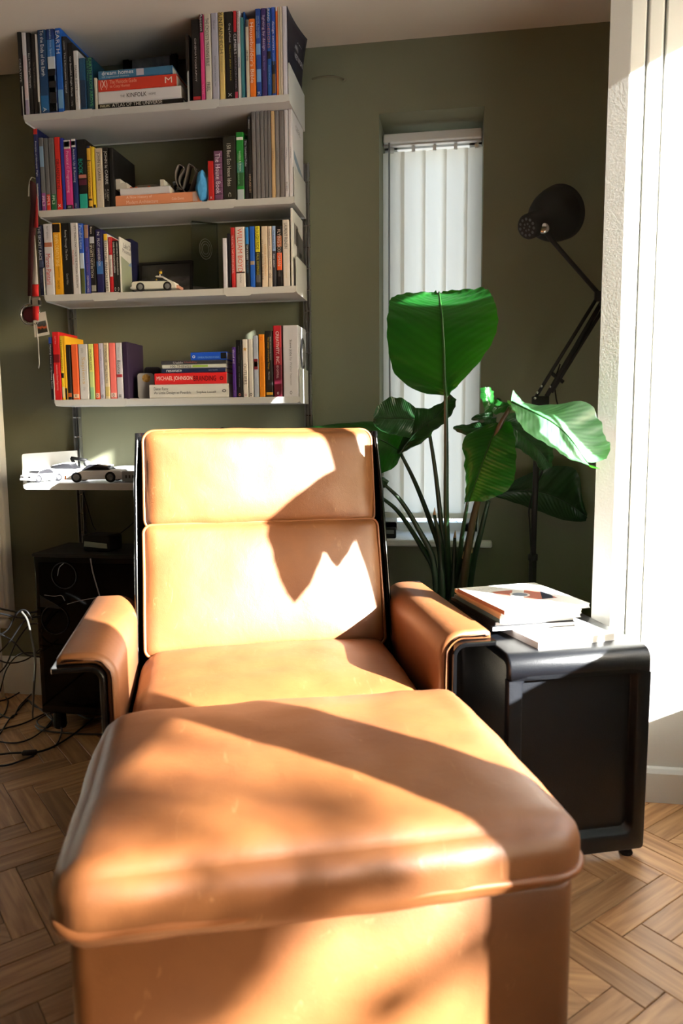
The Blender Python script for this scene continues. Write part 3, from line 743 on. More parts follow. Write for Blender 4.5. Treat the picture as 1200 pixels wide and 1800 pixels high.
# ---- second shelf
G2 = 'books on the second shelf'
B1 = (40, 200, 280/1200)
GR = (98, 100, 104)
upright(2, B1, [
 (106, 141, 112, (26, 34, 84), 'navy helicopter textbook with a red top, at the shelf end', [('Principles of Helicopter Flight', .15, .58, .42, (215, 220, 230)), ('W J Wagtendonk', .66, .82, .35, (190, 195, 210))], dict(yb=722, d=.19, bands=((0, .065, (200, 44, 40)),))),
 (143, 179, 178, GR, 'grey pilot training manual with a purple foot', [('PPL2', .80, .94, .55, (225, 205, 225))], dict(yb=720, d=.19, bands=((.76, 1, (140, 70, 140)), (.12, .4, (120, 150, 180))))),
 (181, 213, 182, GR, 'grey pilot training manual with a red foot', [('PPL5', .80, .93, .6, (240, 215, 210))], dict(yb=719, d=.19, bands=((.78, 1, (206, 52, 42)),))),
 (215, 257, 180, GR, 'grey pilot training manual with a green foot', [('PPL3', .80, .92, .5, (215, 235, 220))], dict(yb=717, d=.19, bands=((.78, 1, (28, 104, 62)),))),
 (259, 301, 174, (212, 46, 40), 'red book with black capitals spelling organization', [('ORGANIZATION', .30, .71, .6, (50, 14, 16)), ('x', .92, .97, .5, WH)], dict(yb=714, d=.19)),
 (303, 325, 180, (40, 52, 158), 'narrow royal blue book', [], dict(yb=712, d=.18)),
 (327, 381, 197, (206, 58, 138), 'magenta programming book with an animal on its white top', [('Practical C Programming', .16, .76, .5, (242, 190, 220)), ("O'REILLY", .955, .985, .5, (220, 220, 220))], dict(yb=711, d=.18, bands=((0, .125, (224, 224, 226)), (.02, .10, (60, 60, 62)), (.94, 1, BK)))),
 (384, 422, 189, (34, 48, 116), 'navy programming book with a white top and black horse', [('Ansible: Up & Running', .14, .62, .55, (200, 205, 225)), ("O'REILLY", .92, .985, .4, (200, 200, 210))], dict(yb=709, d=.18, bands=((0, .115, (226, 226, 228)), (.03, .09, BK)))),
 (428, 493, 192, (18, 20, 24), 'black book with turquoise lettering and a turquoise foot', [('BOOK', .28, .50, .5, (38, 180, 160), .35)], dict(yb=706, d=.17, bands=((.51, .56, (190, 120, 110)), (.58, .66, (90, 34, 60)), (.79, 1, (36, 168, 154))))),
 (496, 528, 240, (222, 178, 62), 'yellow and black business book about a dilemma', [("THE INNOVATOR'S DILEMMA", .25, .82, .62, (70, 56, 20))], dict(yb=702, d=.15, bands=((0, .04, NAVY), (.23, .245, BK), (.85, .88, BK), (.975, 1, BK)))),
 (531, 554, 247, (236, 206, 54), 'narrow bright yellow paperback', [], dict(yb=700, d=.14, bands=((.95, 1, BK),))),
 (557, 613, 260, (206, 196, 180), 'beige spy novel with black author lettering', [('JOHN le CARRE', .06, .55, .5, (40, 38, 36)), ('The Pigeon Tunnel', .58, .9, .3, (176, 164, 148))], dict(yb=698, d=.15, hard=True)),
 (616, 660, 252, (18, 18, 20), 'black spy novel with white author lettering', [('JOHN le CARRE', .06, .62, .6, (220, 220, 220)), ('A Legacy', .70, .90, .32, (210, 210, 210), .7), ('of Spies', .70, .86, .32, (210, 210, 210), .3)], dict(yb=694, d=.15, hard=True)),
 (662, 695, 255, (20, 20, 22), 'deep black book leaning over the lying peach book', [], dict(yb=692, d=.18, hard=True)),
], ', second shelf', G2)
flat(2, [
 (203, 354, .0355, (226, 150, 112), 'peach architecture history book lying flat', [('A New History of', .13, .43, .1, .42, (248, 218, 200)), ('Modern Architecture', .13, .50, .52, .84, (248, 218, 200)), ('Colin Davies', .66, .8, .45, .68, (246, 214, 196))], dict(py=350, d=.15, bands=((.90, .955, (200, 170, 160)),))),
 (211, 298, .0225, (214, 214, 222), 'small white book lying on the peach book', [], dict(py=337, d=.13)),
], ' on the second shelf', G2)
B2 = (290, 180, .225)
upright(2, B2, [
 (338, 384, 458, (190, 34, 34), 'short red paperback beside the blue cloth', [('x', .88, .95, .3, WH)], dict(yb=752, d=.12)),
 (386, 453, 378, (118, 78, 112), 'purple patterned house book', [('The House Book', .05, .86, .55, (236, 226, 240))], dict(yb=750, d=.13, hard=True, bands=tuple((k*.125+.11, k*.125+.125, (60, 36, 58)) for k in range(7)))),
 (456, 559, 268, (38, 38, 32), 'thick dark olive book of house ideas', [('150 Best Eco House Ideas', .11, .78, .30, (220, 216, 204)), ('C', .88, .95, .2, (220, 216, 204))], dict(yb=746, d=.16, hard=True)),
 (562, 622, 232, (30, 134, 50), 'green guide book with a small red and white flag', [('London & Britain', .28, .58, .25, (220, 240, 220), .55), ('DISCOVERY CHANNEL', .32, .78, .15, (150, 200, 160), .3)], dict(yb=746, d=.12, bands=((.075, .115, (226, 226, 226)), (.45, .6, (60, 130, 120)), (.6, .8, (40, 90, 50)), (.85, 1, (176, 190, 200))))),
 (624, 652, 290, (20, 22, 30), 'narrow black guide to the dales', [('The Yorkshire Dales', .02, .45, .55, (190, 200, 215))], dict(yb=744, d=.12)),
 (654, 682, 108, (18, 18, 20), 'tall thin black book beside the grey journals', [('MONOCLE', .04, .15, .4, (210, 210, 210)), ('HOUSE101', .70, .92, .55, (200, 170, 140))], dict(yb=742, d=.17)),
], ', second shelf', G2)
GJ = 'row of matching grey journals'
for k, (x0, x1) in enumerate(((684, 717), (718, 749), (750, 781), (782, 807), (808, 833))):
    upright(2, B2, [(x0, x1, 70-k*2, (112, 110, 112), ('grey journal first of five from the black book', 'grey journal second of five from the black book', 'grey journal in the middle of the five', 'grey journal fourth of five from the black book', 'grey journal beside the tan one')[k], [('KINFOLK', .1, .2, .22, (160, 158, 158))], dict(yb=740, d=.175))], ', second shelf', G2)
upright(2, B2, [
 (835, 865, 66, (202, 172, 128), 'tan journal among the grey ones', [('CEREAL', .43, .57, .25, (110, 90, 70))], dict(yb=736, d=.175)),
 (866, 897, 64, (128, 124, 124), 'grey journal between the tan one and another grey one', [('CEREAL', .43, .57, .22, (80, 78, 78))], dict(yb=735, d=.175)),
 (898, 937, 62, (120, 114, 114), 'warm grey journal beside the white ones', [('CEREAL', .43, .57, .2, (80, 76, 76))], dict(yb=733, d=.175)),
 (938, 968, 56, (206, 204, 212), 'white journal with a barcode at its foot', [('CEREAL', .43, .57, .22, (120, 120, 130)), ('|||||||||', .83, .93, .6, (60, 60, 64))], dict(yb=731, d=.175)),
], ', second shelf', G2)
upright(2, B2, [(969, 1002, 52, (212, 210, 216), 'white journal with a grey-blue cover band, last in the row', [('CEREAL', .43, .57, .2, (120, 120, 130))], dict(yb=730, d=.175))], ', second shelf', G2)
t = [o for o in bpy.data.objects if o.get('label', '').startswith('white journal with a grey-blue')][0]
w2, h2 = U(290+.225*1002, 345, t.location.y).x-t.location.x-.0006, U(290+.225*985, 180+.225*52, t.location.y).z-SHELF[2][1]
bm = bmesh.new(); quad(bm, (w2+.0004, .02, h2*.46), (w2+.0004, .17, h2*.28), (w2+.0004, .17, h2*.38), (w2+.0004, .02, h2*.56)); obj('cover_band', bm, c_((120, 138, 160)), t)
text('CEREAL', t, (w2+.0008, .085, h2*.86), (0, 1, 0), (0, 0, 1), .075, .016, c_((120, 118, 112)), name='cover_lettering')
# ---- third shelf
G3 = 'books on the third shelf'
C1 = (30, 370, .225)
upright(3, C1, [
 (180, 219, 112, (26, 32, 62), 'navy cycling book about a secret race', [('THE SECRET RACE', .02, .50, .55, (210, 215, 225)), ('TYLER HAMILTON', .62, .9, .4, (96, 100, 120))], dict(yb=656, bands=((.51, .6, (60, 70, 100)),))),
 (228, 296, 105, (204, 204, 214), 'white cycling biography with red lettering and an arm', [('Marco Pantani', .42, .85, .55, (190, 50, 44), .45), ('MATT RENDELL', .03, .22, .2, (100, 100, 112), .5)], dict(yb=654, bands=((.26, .32, (176, 110, 84)),))),
 (299, 363, 97, (228, 166, 36), 'yellow book about deadly sins with a black head silhouette', [('SEVEN DEADLY SINS', .16, .60, .42, (248, 226, 150)), ('my pursuit of the truth', .61, .76, .25, (110, 74, 10), .6), ('DAVID WALSH', .8, .92, .3, (90, 60, 10))], dict(yb=652, bands=((.015, .13, (34, 28, 24)),))),
 (366, 436, 97, (22, 22, 24), 'black cycling memoir about racing in the dark', [('Racing Through The Dark', .10, .52, .28, (215, 215, 215)), ('David Millar', .71, .87, .22, (180, 180, 180))], dict(yb=649)),
 (438, 498, 95, (212, 212, 218), 'white book about fifty modern things', [('FIFTY THINGS THAT MADE THE MODERN ECONOMY', .03, .92, .26, (60, 60, 66), .62), ('Tim Harford', .38, .58, .2, (200, 80, 70), .25)], dict(yb=646, hard=True)),
 (499, 538, 100, (48, 92, 200), 'blue book with a white cloud and a green hillside', [('Parallel Lines', .03, .36, .55, (190, 210, 245))], dict(yb=643, bands=((.42, .64, (190, 205, 225)), (.64, 1, (84, 92, 52))))),
 (541, 578, 112, (62, 66, 150), 'violet-blue chess book with a tan top', [('Play Winning Chess', .32, .68, .4, (150, 110, 160)), ('EVERYMAN CHESS', .74, .98, .4, (210, 205, 225))], dict(yb=641, bands=((0, .19, (160, 126, 108)),))),
 (580, 622, 117, (24, 24, 28), 'black sports nutrition guide with a white emblem', [('SPORTS NUTRITION', .28, .77, .5, (214, 210, 204), .35), ('The Complete Guide to', .28, .6, .2, (214, 210, 204), .8), ('Bean', .02, .12, .4, (210, 200, 190))], dict(yb=638, bands=((.165, .26, (190, 195, 205)), (.88, .97, (160, 158, 150))))),
 (626, 682, 148, (34, 34, 84), 'navy pilot handbook with a pale blue stripe', [('PILOT HANDBOOK', .14, .58, .35, (215, 215, 230), .5), ('N', .04, .09, .35, WH)], dict(yb=636, d=.15, bands=((.5, .7, (60, 110, 180)),))),
 (690, 724, 182, (216, 210, 206), 'white french verbs book with a yellow top', [('ESSENTIAL FRENCH VERBS', .12, .97, .6, (70, 68, 72))], dict(yb=633, d=.17, bands=((0, .11, (236, 196, 48)),))),
 (726, 756, 207, (186, 34, 42), 'red and white bicycle book', [('Bicycle Design', .40, .68, .5, (140, 110, 110)), ('MIKE BURROWS', .03, .28, .35, (225, 160, 160))], dict(yb=631, d=.17, bands=((.32, .71, (216, 212, 210)),))),
 (758, 782, 236, (26, 26, 28), 'thin black mountain biking guide beside the red one', [('DARK PEAK MOUNTAIN BIKING', .03, .62, .55, (220, 220, 220)), ('o', .9, .97, .5, WH)], dict(yb=630, d=.11)),
 (784, 806, 236, (24, 24, 26), 'thin black mountain biking guide beside the white cover', [('LAKE DISTRICT MOUNTAIN BIKING', .03, .66, .55, (220, 220, 220)), ('o', .9, .97, .5, WH)], dict(yb=630, d=.11)),
], ', third shelf', G3)
# book seen by its cover + dark one behind
upright(3, C1, [
 (808, 819, 205, (214, 214, 212), 'thin white biking guide showing its cover', [], dict(yb=630, d=.15)),
 (850, 905, 222, (26, 28, 62), 'thick navy book standing behind the biking guide', [], dict(yb=630, d=.06, back=.085, hard=True)),
], ', third shelf', G3)
t = [o for o in bpy.data.objects if o.get('label', '').startswith('thin white biking guide')][0]
h3 = U(30+.225*813, 370+.225*205, t.location.y).z-SHELF[3][1]; w3 = U(30+.225*819, 370+.225*630, t.location.y).x-t.location.x-.0006
bm = bmesh.new(); quad(bm, (w3+.0004, .004, .002), (w3+.0004, .146, .002), (w3+.0004, .146, h3*.52), (w3+.0004, .004, h3*.66)); obj('cover_picture', bm, c_((150, 158, 140)), t)
bm = bmesh.new(); quad(bm, (w3+.0006, .06, h3*.55), (w3+.0006, .14, h3*.5), (w3+.0006, .14, h3*.64), (w3+.0006, .08, h3*.62)); obj('cover_picture', bm, c_((120, 150, 190)), t)
text('Lake District', t, (w3+.0009, .075, h3*.88), (0, 1, 0), (0, 0, 1), .10, .016, c_((40, 40, 44)), name='cover_lettering')
text('Mountain Biking', t, (w3+.0009, .078, h3*.77), (0, 1, 0), (0, 0, 1), .12, .018, c_((90, 90, 96)), name='cover_lettering')
C2 = (290, 350, .225)
upright(3, C2, [
 (455, 491, 305, (208, 208, 222), 'short white paperback beside the clear bookend', [], dict(yb=690)),
 (493, 517, 268, (24, 24, 34), 'narrow black paperback with a pale title', [], dict(yb=688)),
 (520, 552, 222, (190, 42, 46), 'red book of strange facts', [('TRUE FACTS THAT SOUND LIKE BULL', .13, .76, .5, (240, 200, 196))], dict(yb=686)),
 (555, 630, 217, (218, 212, 210), 'wide white novel with big orange-red capitals', [('WILLIAM BOYD', .03, .74, .5, (206, 78, 52)), ('Any Human Heart', .78, .92, .3, (90, 86, 86))], dict(yb=685, bands=((.735, .76, (60, 40, 36)),))),
 (633, 663, 220, (20, 24, 32), 'black cycling novel with a bright blue top', [('TIM KRABBE', .29, .54, .45, (215, 225, 235)), ('THE RIDER', .56, .76, .45, (70, 120, 160))], dict(yb=684, bands=((0, .28, (34, 130, 214)),))),
 (665, 706, 212, (30, 92, 196), 'bright blue paperback with gold lettering', [], dict(yb=683, bands=((.57, .63, (170, 150, 130)),))),
 (708, 750, 212, (46, 46, 48), 'rough ride book with a yellow upper part', [('ROUGH RIDE', .02, .38, .6, (60, 58, 24)), ('PAUL KIMMAGE', .44, .8, .4, (200, 190, 60))], dict(yb=682, bands=((0, .42, (226, 216, 48)), (.8, .92, (96, 96, 98))))),
 (757, 806, 212, (220, 204, 182), 'cream memoir about the bike', [('LANCE ARMSTRONG', .30, .82, .36, (206, 166, 110), .65), ("IT'S NOT ABOUT THE BIKE", .22, .88, .2, (70, 60, 54), .2)], dict(yb=681)),
 (808, 839, 212, (214, 200, 184), 'narrow cream cycling paperback beside the blue-topped one', [('Tommy Simpson: CYCLING IS MY LIFE', .04, .72, .42, (60, 56, 54)), ('oo', .78, .86, .6, (60, 56, 54))], dict(yb=679)),
 (841, 871, 210, (52, 54, 66), 'dark book with a pale blue top about an escape', [('the escape artist', .07, .38, .5, (40, 60, 110)), ('matt seaton', .46, .68, .45, (210, 215, 225))], dict(yb=677, bands=((0, .41, (150, 180, 226)),))),
 (873, 919, 210, (22, 20, 22), 'black cycling biography with an orange flame band', [('FLYING SCOTSMAN', .06, .66, .5, (210, 196, 190)), ('OBREE', .72, .84, .3, (120, 110, 110))], dict(yb=675, bands=((.16, .34, (170, 96, 60)), (.44, .73, (226, 90, 40))))),
 (922, 976, 162, (218, 212, 206), 'tall white cycling memoir with a black name', [('LAURENT FIGNON', .05, .43, .45, (40, 38, 40)), ('We were young and carefree', .5, .88, .2, (206, 182, 130))], dict(yb=672, d=.15)),
 (986, 1004, 68, (214, 214, 212), 'thin white magazine with a monochrome face cover, last on the shelf', [], dict(yb=670, d=.165)),
], ', third shelf', G3)
t = [o for o in bpy.data.objects if o.get('label', '').startswith('thin white magazine')][0]
h3 = U(290+.225*995, 350+.225*68, t.location.y).z-SHELF[3][1]; w3 = U(290+.225*1004, 502, t.location.y).x-t.location.x-.0006
for q in (((.055, .03, (30, 30, 32)), .20, .84, .06, (.055, .135)),):
    bm = bmesh.new(); quad(bm, (w3+.0004, .06, h3*.12), (w3+.0004, .162, h3*.12), (w3+.0004, .162, h3*.72), (w3+.0004, .06, h3*.80)); fp = obj('cover_picture', bm, c_((96, 96, 98)), t)
    bm = bmesh.new(); quad(bm, (w3+.0006, .10, h3*.45), (w3+.0006, .135, h3*.47), (w3+.0006, .135, h3*.52), (w3+.0006, .10, h3*.52)); obj('cover_picture', bm, c_((24, 24, 26)), t)
    bm = bmesh.new(); quad(bm, (w3+.0006, .085, h3*.14), (w3+.0006, .115, h3*.14), (w3+.0006, .115, h3*.36), (w3+.0006, .085, h3*.34)); obj('cover_picture', bm, c_((150, 150, 150)), t)
    for k in range(3):
        bm = bmesh.new(); y = .024+.022*k; quad(bm, (w3+.0006, y, h3*.56), (w3+.0006, y+.014, h3*.56), (w3+.0006, y+.014, h3*.82), (w3+.0006, y, h3*.84)); obj('cover_lettering', bm, c_((26, 26, 28)), t)

# ---- fourth shelf
G4 = 'books on the fourth shelf'
D1 = (70, 560, 260/1200)
PENG = (234, 104, 56)
upright(4, D1, [
 (92, 121, 150, (26, 26, 34), 'black book with a blue top at the radiator end', [('Making Sense of Spooky Lives', .12, .82, .5, (200, 200, 205))], dict(yb=655, d=.15, bands=((0, .10, (36, 66, 150)),))),
 (123, 181, 108, (206, 34, 38), 'tall red engineering hardback', [('Automotive Chassis Engineering', .48, .86, .28, (240, 190, 190)), ('David C Barton', .06, .18, .18, (240, 190, 190))], dict(yb=655, d=.15, hard=True, bands=((.33, .45, (120, 20, 28)),))),
 (183, 208, 140, (236, 196, 48), 'yellow paperback beside the red hardback', [('TIM MOORE CYCLIST', .06, .55, .4, (90, 74, 20))], dict(yb=655, d=.14, bands=((.58, .66, (40, 36, 24)), (.8, .97, (220, 206, 160))))),
 (209, 228, 140, (238, 182, 40), 'thin golden yellow book behind the black spine', [], dict(yb=655, d=.15, bands=((.82, 1, BK),))),
 (217+12, 263, 212, (34, 32, 34), 'black paperback with orange flecks at its foot', [], dict(yb=654, bands=((.88, .95, (196, 96, 40)),))),
 (270, 323, 209, PENG, 'broad orange classic paperback with a tiny penguin', [('o', .91, .96, .3, (30, 26, 24))], dict(yb=654, bands=((.90, .97, (238, 200, 170)),))),
 (328, 402, 209, (206, 206, 208), 'white book titled sapiens in gold', [('Sapiens', .23, .72, .48, (205, 178, 128)), ('Yuval Noah Harari', .06, .16, .35, (150, 150, 155)), ('A Brief History', .77, .84, .4, (150, 150, 155))], dict(yb=653)),
 (408, 449, 207, (222, 224, 130), 'pale yellow-green paperback', [('MICHAEL LEWIS', .10, .47, .4, (60, 62, 40))], dict(yb=652, bands=((.5, .78, (196, 214, 140)), (.78, 1, (150, 196, 150))))),
 (452, 489, 204, (232, 84, 46), 'narrow orange-red classic paperback', [('o', .9, .96, .4, BK)], dict(yb=651, bands=((.89, .97, (236, 190, 170)),))),
 (491, 529, 200, (196, 194, 214), 'lavender-white paperback titled whoops', [('WHOOPS!', .10, .32, .35, (110, 100, 150)), ('JOHN LANCHESTER', .34, .74, .35, (150, 130, 170)), ('o', .92, .97, .4, BK)], dict(yb=651)),
 (531, 572, 197, (220, 206, 176), 'cream economics paperback titled small is beautiful', [('E F SCHUMACHER', .04, .35, .4, (50, 44, 40)), ('SMALL IS BEAUTIFUL', .40, .72, .4, (50, 44, 40))], dict(yb=650, bands=((.78, .95, (206, 186, 120)),))),
 (574, 626, 197, (242, 122, 116), 'coral pink classic paperback with a tiny penguin', [('o', .9, .96, .3, BK)], dict(yb=650, bands=((.89, .97, (240, 206, 200)),))),
 (628, 680, 197, (206, 206, 216), 'white paperback titled bounce with a red tick', [('Bounce', .31, .55, .5, (44, 44, 48)), ('Matthew Syed', .08, .26, .25, (160, 160, 170)), ('88', .92, .97, .4, BK)], dict(yb=650, bands=((.56, .61, (180, 60, 70)),))),
 (683, 728, 190, (50, 36, 62), 'dark purple bound notebook at the end of the row', [], dict(yb=648, d=.13, hard=True)),
], ', fourth shelf', G4)
flat(4, [
 (263, 402, .0475, (210, 210, 206), 'thick white design book lying at the bottom of the pile', [('Dieter Rams:', .06, .245, .2, .42, (70, 70, 72)), ('As Little Design as Possible', .06, .53, .5, .74, (70, 70, 72)), ('Sophie Lovell', .60, .84, .5, .72, (70, 70, 72)), ('o', .92, .97, .4, .62, (60, 60, 60))], dict(py=698, d=.13)),
 (272, 398, .0385, (222, 42, 44), 'red branding book lying in the pile', [('MICHAEL JOHNSON', .03, .53, .28, .74, (246, 222, 216)), ('BRANDING', .55, .86, .28, .74, (70, 12, 18)), ('o', .91, .96, .35, .7, (60, 12, 18))], dict(py=676, d=.125)),
 (284, 396, .0155, (34, 44, 80), 'navy presentation book lying in the pile', [('resonate', .08, .32, .2, .8, (225, 228, 235)), ('NANCY DUARTE', .74, .88, .35, .65, (150, 160, 190))], dict(py=655, d=.125)),
 (285, 397, .0125, (208, 210, 204), 'white book of one hundred things lying in the pile', [('100 THINGS', .13, .46, .2, .8, (36, 40, 30))], dict(py=646, d=.12, bands=((.48, .72, (160, 196, 80)),))),
 (283, 397, .0135, (62, 62, 68), 'dark grey usability book lying in the pile', [('Usable', .19, .34, .25, .78, (205, 205, 210)), ('Usability', .36, .56, .25, .78, (170, 90, 90))], dict(py=638, d=.12)),
 (335, 398, .0265, (28, 86, 206), 'small blue design book lying on top of the pile', [('UNIVERSAL PRINCIPLES OF DESIGN', .2, .80, .55, .78, (130, 176, 240)), ('o', .05, .13, .4, .75, WH)], dict(py=630, d=.10, bands=((.84, 1, (20, 20, 22)),))),
], ' on the fourth shelf', G4)
D2 = (290, 550, .225)
upright(4, D2, [
 (530, 559, 268, (74, 40, 130), 'purple book beside the lying pile', [('visual aid', .05, .32, .5, (210, 196, 235)), ('ooo', .86, .97, .4, (150, 120, 190))], dict(yb=660, d=.12)),
 (561, 608, 214, (20, 20, 24), 'black paperback with tiny white dotted lettering', [('JOHN YORKE', .1, .4, .12, (170, 170, 175)), ('INTO THE WOODS', .46, .82, .12, (170, 170, 175)), ('o', .93, .98, .35, (220, 130, 120))], dict(yb=659)),
 (611, 652, 207, (218, 212, 206), 'white paperback titled outliers with a gold star', [('OUTLIERS', .42, .78, .6, (90, 84, 80)), ('o', .94, .98, .4, (170, 90, 100))], dict(yb=658, star=True)),
 (655, 693, 205, (206, 204, 198), 'off-white paperback beside the silver one', [('o', .93, .98, .5, BK)], dict(yb=658)),
 (695, 734, 178, (168, 178, 194), 'shiny silver spined book with a red badge', [], dict(yb=657, bands=((.38, .55, (120, 36, 44)), (.42, .5, (220, 200, 150))))),
 (738, 784, 168, (232, 142, 34), 'orange paperback with a pale round emblem', [('HOW NOT TO PLAN EVERYTHING', .35, .84, .2, (190, 96, 20)), ('o', .04, .1, .4, (216, 100, 30))], dict(yb=656)),
 (788, 846, 141, (34, 32, 32), 'black design classic with a yellow title', [('The Design of Everyday Things', .09, .58, .24, (222, 176, 60), .45), ('REVISED AND EXPANDED EDITION', .09, .44, .14, (200, 200, 200), .75), ('Norman', .62, .74, .2, (215, 215, 215), .5)], dict(yb=656, bands=((.93, .97, (214, 160, 50)),))),
 (850, 918, 100, (96, 20, 40), 'red to dark maroon hardback about creativity', [('CREATIVITY, INC.', .08, .54, .42, (240, 226, 222)), ('ED CATMULL', .56, .74, .22, (225, 200, 200)), ('o', .93, .97, .2, WH)], dict(yb=655, hard=True, bands=((0, .3, (190, 36, 50)), (.3, .55, (150, 28, 46))))),
 (926, 1046, 98, (210, 210, 216), 'thick white biography with an oval portrait on its cover', [('Steve Jobs', .20, .43, .2, (60, 60, 66)), ('by Walter Isaacson', .45, .84, .2, (150, 150, 160)), ('o', .92, .97, .15, (120, 120, 126))], dict(yb=656, d=.14, hard=True)),
], ', fourth shelf', G4)
t = [o for o in bpy.data.objects if o.get('label', '').startswith('thick white biography')][0]
h4 = U(290+.225*985, 550+.225*98, t.location.y).z-SHELF[4][1]; w4 = U(290+.225*1046, 697, t.location.y).x-t.location.x-.0006
bm = bmesh.new()
bm.faces.new([bm.verts.new((w4+.0004, .075+.045*math.cos(a*math.pi/12), h4*.62+h4*.24*math.sin(a*math.pi/12))) for a in range(24)])
obj('cover_picture', bm, c_((44, 44, 46)), t)
bm = bmesh.new()
bm.faces.new([bm.verts.new((w4+.0008, .085+.026*math.cos(a*math.pi/12), h4*.62+h4*.16*math.sin(a*math.pi/12))) for a in range(24)])
obj('cover_picture', bm, c_((150, 150, 150)), t)

# ---- bookends hooked over the shelf lips
def bookend(shelf, px0, px1, label, plate=None, py=None):
    yf, z = SHELF[shelf]
    a, b = U(px0, py, yf).x, U(px1, py, yf).x; wdt = b-a
    t = thing('bookend', label, 'bookend', ((a+b)/2, yf, z), group='metal bookends on the shelves')
    pts = [(-wdt/2, .0015), (-wdt/2, -.018)] + [(-wdt/2+.010, -.0265), (wdt/2-.010, -.0265)] + [(wdt/2, -.018), (wdt/2, .0015)]
    bm = bmesh.new(); prism(bm, pts, -.0016, -.0002, bev=.0003)
    obj('clip', bm, M_METAL_W, t)
    if plate:
        sx, hgt, dep, y0 = plate; x = sx*wdt/2
        pts = [(y0, .001), (y0, hgt-.012), (y0+.004, hgt-.004), (y0+.012, hgt), (y0+dep, hgt), (y0+dep, .001)]
        bm = bmesh.new(); prism(bm, pts, x-.0008, x+.0008, axis='x')
        obj('upright_plate', bm, M_METAL_W, t)
bookend(1, 112, 162, 'metal bookend clipped under the atlas and spine row, top shelf', py=190)
bookend(1, 330, 384, 'metal bookend with a white upright edge beside the cinema book, top shelf', (-1, .10, .15, .004), py=172)
bookend(2, 364, 414, 'metal bookend beside the short red paperback, second shelf', (-1, .085, .10, .01), py=350)
bookend(3, 161, 209, 'metal bookend under the biking guides, third shelf', py=514)
bookend(3, 393, 444, 'metal bookend under the short white paperback, third shelf', py=506)
bookend(4, 176.5, 223, 'metal bookend holding the orange paperbacks, fourth shelf', py=702)
# the free-standing plate of the last one
yf, z = SHELF[4]
p = U(227, 700, yf+.005)
t = thing('bookend', 'white metal bookend plate leaning at the purple notebook, fourth shelf', 'bookend', (p.x, yf+.006, z+.0004), group='metal bookends on the shelves')
bm = bmesh.new(); prism(bm, rrect(.0, .12, 0, .102, .008), 0, .0012, axis='x'); obj('upright_plate', bm, M_METAL_W, t)
obj('foot_plate', nbox(0, .03, 0, .10, 0, .0012), M_METAL_W, t)
# ================================================================== vertical blind in the narrow window
YBL = WY+.135
t = thing('vertical_blind', 'white vertical fabric blind hanging in the narrow window', 'blind', ((WX0+WX1)/2, YBL, WZ1))
def LB(p): return V(p)-V(t.location)
zr0, zr1 = U(760, 246, YBL-.03).z, U(760, 230, YBL-.03).z
xa, xb = WX0+.004, WX1-.004
obj('head_rail', nbox(*[q for q in (xa-t.location.x, xb-t.location.x, -.032, .02, zr0-WZ1, zr1-WZ1)], bev=.004), M_UPVC, t)
obj('rail_strip', nbox(xa-t.location.x, xb-t.location.x, -.016, .004, zr0-.006-WZ1, zr0-WZ1), M_METAL_W, t)
zb = U(760, 911, YBL).z
pxs = (684, 717, 753, 789.5, 826.5)
vw = .089
for k in range(5):
    x = U((665, 701, 737, 773, 809)[k]+3, 560, YBL).x
    ang = math.radians((7, 7, 7, 7, 7)[k])
    bm = bmesh.new(); n = 4
    zt_, zb_ = zr0-.022-WZ1, zb-WZ1
    g = []
    for i in range(n+1):
        f = i/n; xx = f*vw; yy = -.006*math.sin(math.pi*f)
        g.append((bm.verts.new((xx, yy, zt_)), bm.verts.new((xx, yy, zb_))))
    for a, b in zip(g, g[1:]): bm.faces.new((a[0], a[1], b[1], b[0]))
    obj('slat', bm, M_BLIND, t, True, loc=(x-t.location.x, .012, 0), rot=(0, 0, -ang))
    bm = bmesh.new(); xm = x+vw/2-t.location.x
    box(bm, xm-.006, xm+.006, -.004, .008, zt_-.004, zt_+.014); box(bm, xm-.003, xm+.003, -.002, .006, zt_+.012, zr0-WZ1)
    obj('hook', bm, M_UPVC, t)
    bm = bmesh.new(); box(bm, xm-.040, xm+.040, .004, .014, zb_, zb_+.022, bev=.002)
    obj('bottom_weight', bm, M_BLIND, t)
xw = U(684, 300, YBL-.03).x-t.location.x
bm = bmesh.new(); tube(bm, [(xw, -.034, zr0-WZ1-.002), (xw, -.036, -.6), (xw+.003, -.036, -1.02)], .0032, 8); obj('wand', bm, mat('grey_plastic', rgb(150, 152, 156), .4), t, True)
pts = []
for k in range(4):
    a = U((686, 722, 758, 795)[k], 912, YBL); b = U((722, 758, 795, 832)[k], 912, YBL)
    for i in range(7):
        f = i/6; p = a.lerp(b, f); pts.append(LB((p.x, YBL+.006, zb+.004-.028*math.sin(math.pi*f))))
bm = bmesh.new(); tube(bm, pts, .0011, 5); obj('bead_chain', bm, M_UPVC, t)
# small display unit on the sill
p = U(685, 945, 2.66)
t = thing('thermometer', 'small black digital thermometer standing on the window sill', 'thermometer', (p.x, 2.665, .652))
obj('case', nbox(-.022, .022, -.008, .012, 0, .038, bev=.003), M_BLACKM, t)
obj('display', nbox(-.015, .015, -.0088, -.008, .016, .030), mat('lcd_grey', rgb(120, 126, 122), .3), t)

# ------------------------------------------------------------------ wall cable stub beside the shelves
t = thing('wall_cable', 'olive painted cable looping from the shelf upright into the wall', 'cable', tuple(U(604, 139, WY-.002)))
bm = bmesh.new(); L0 = V(t.location)
tube(bm, [p-L0 for p in spline([U(548, 139, 2.60), U(565, 135, 2.60), U(585, 134, 2.61), U(598, 137, 2.625), U(604, 139.5, 2.65)], 6)], .0032, 8)
obj('lead', bm, mat('olive_cable', rgb(92, 90, 70), .6), t, True)
bm = bmesh.new(); lathe(bm, [(.009, 0), (.008, .002)], 16, axis=(0, -1, 0)); obj('wall_plate', bm, M_WALL, t)

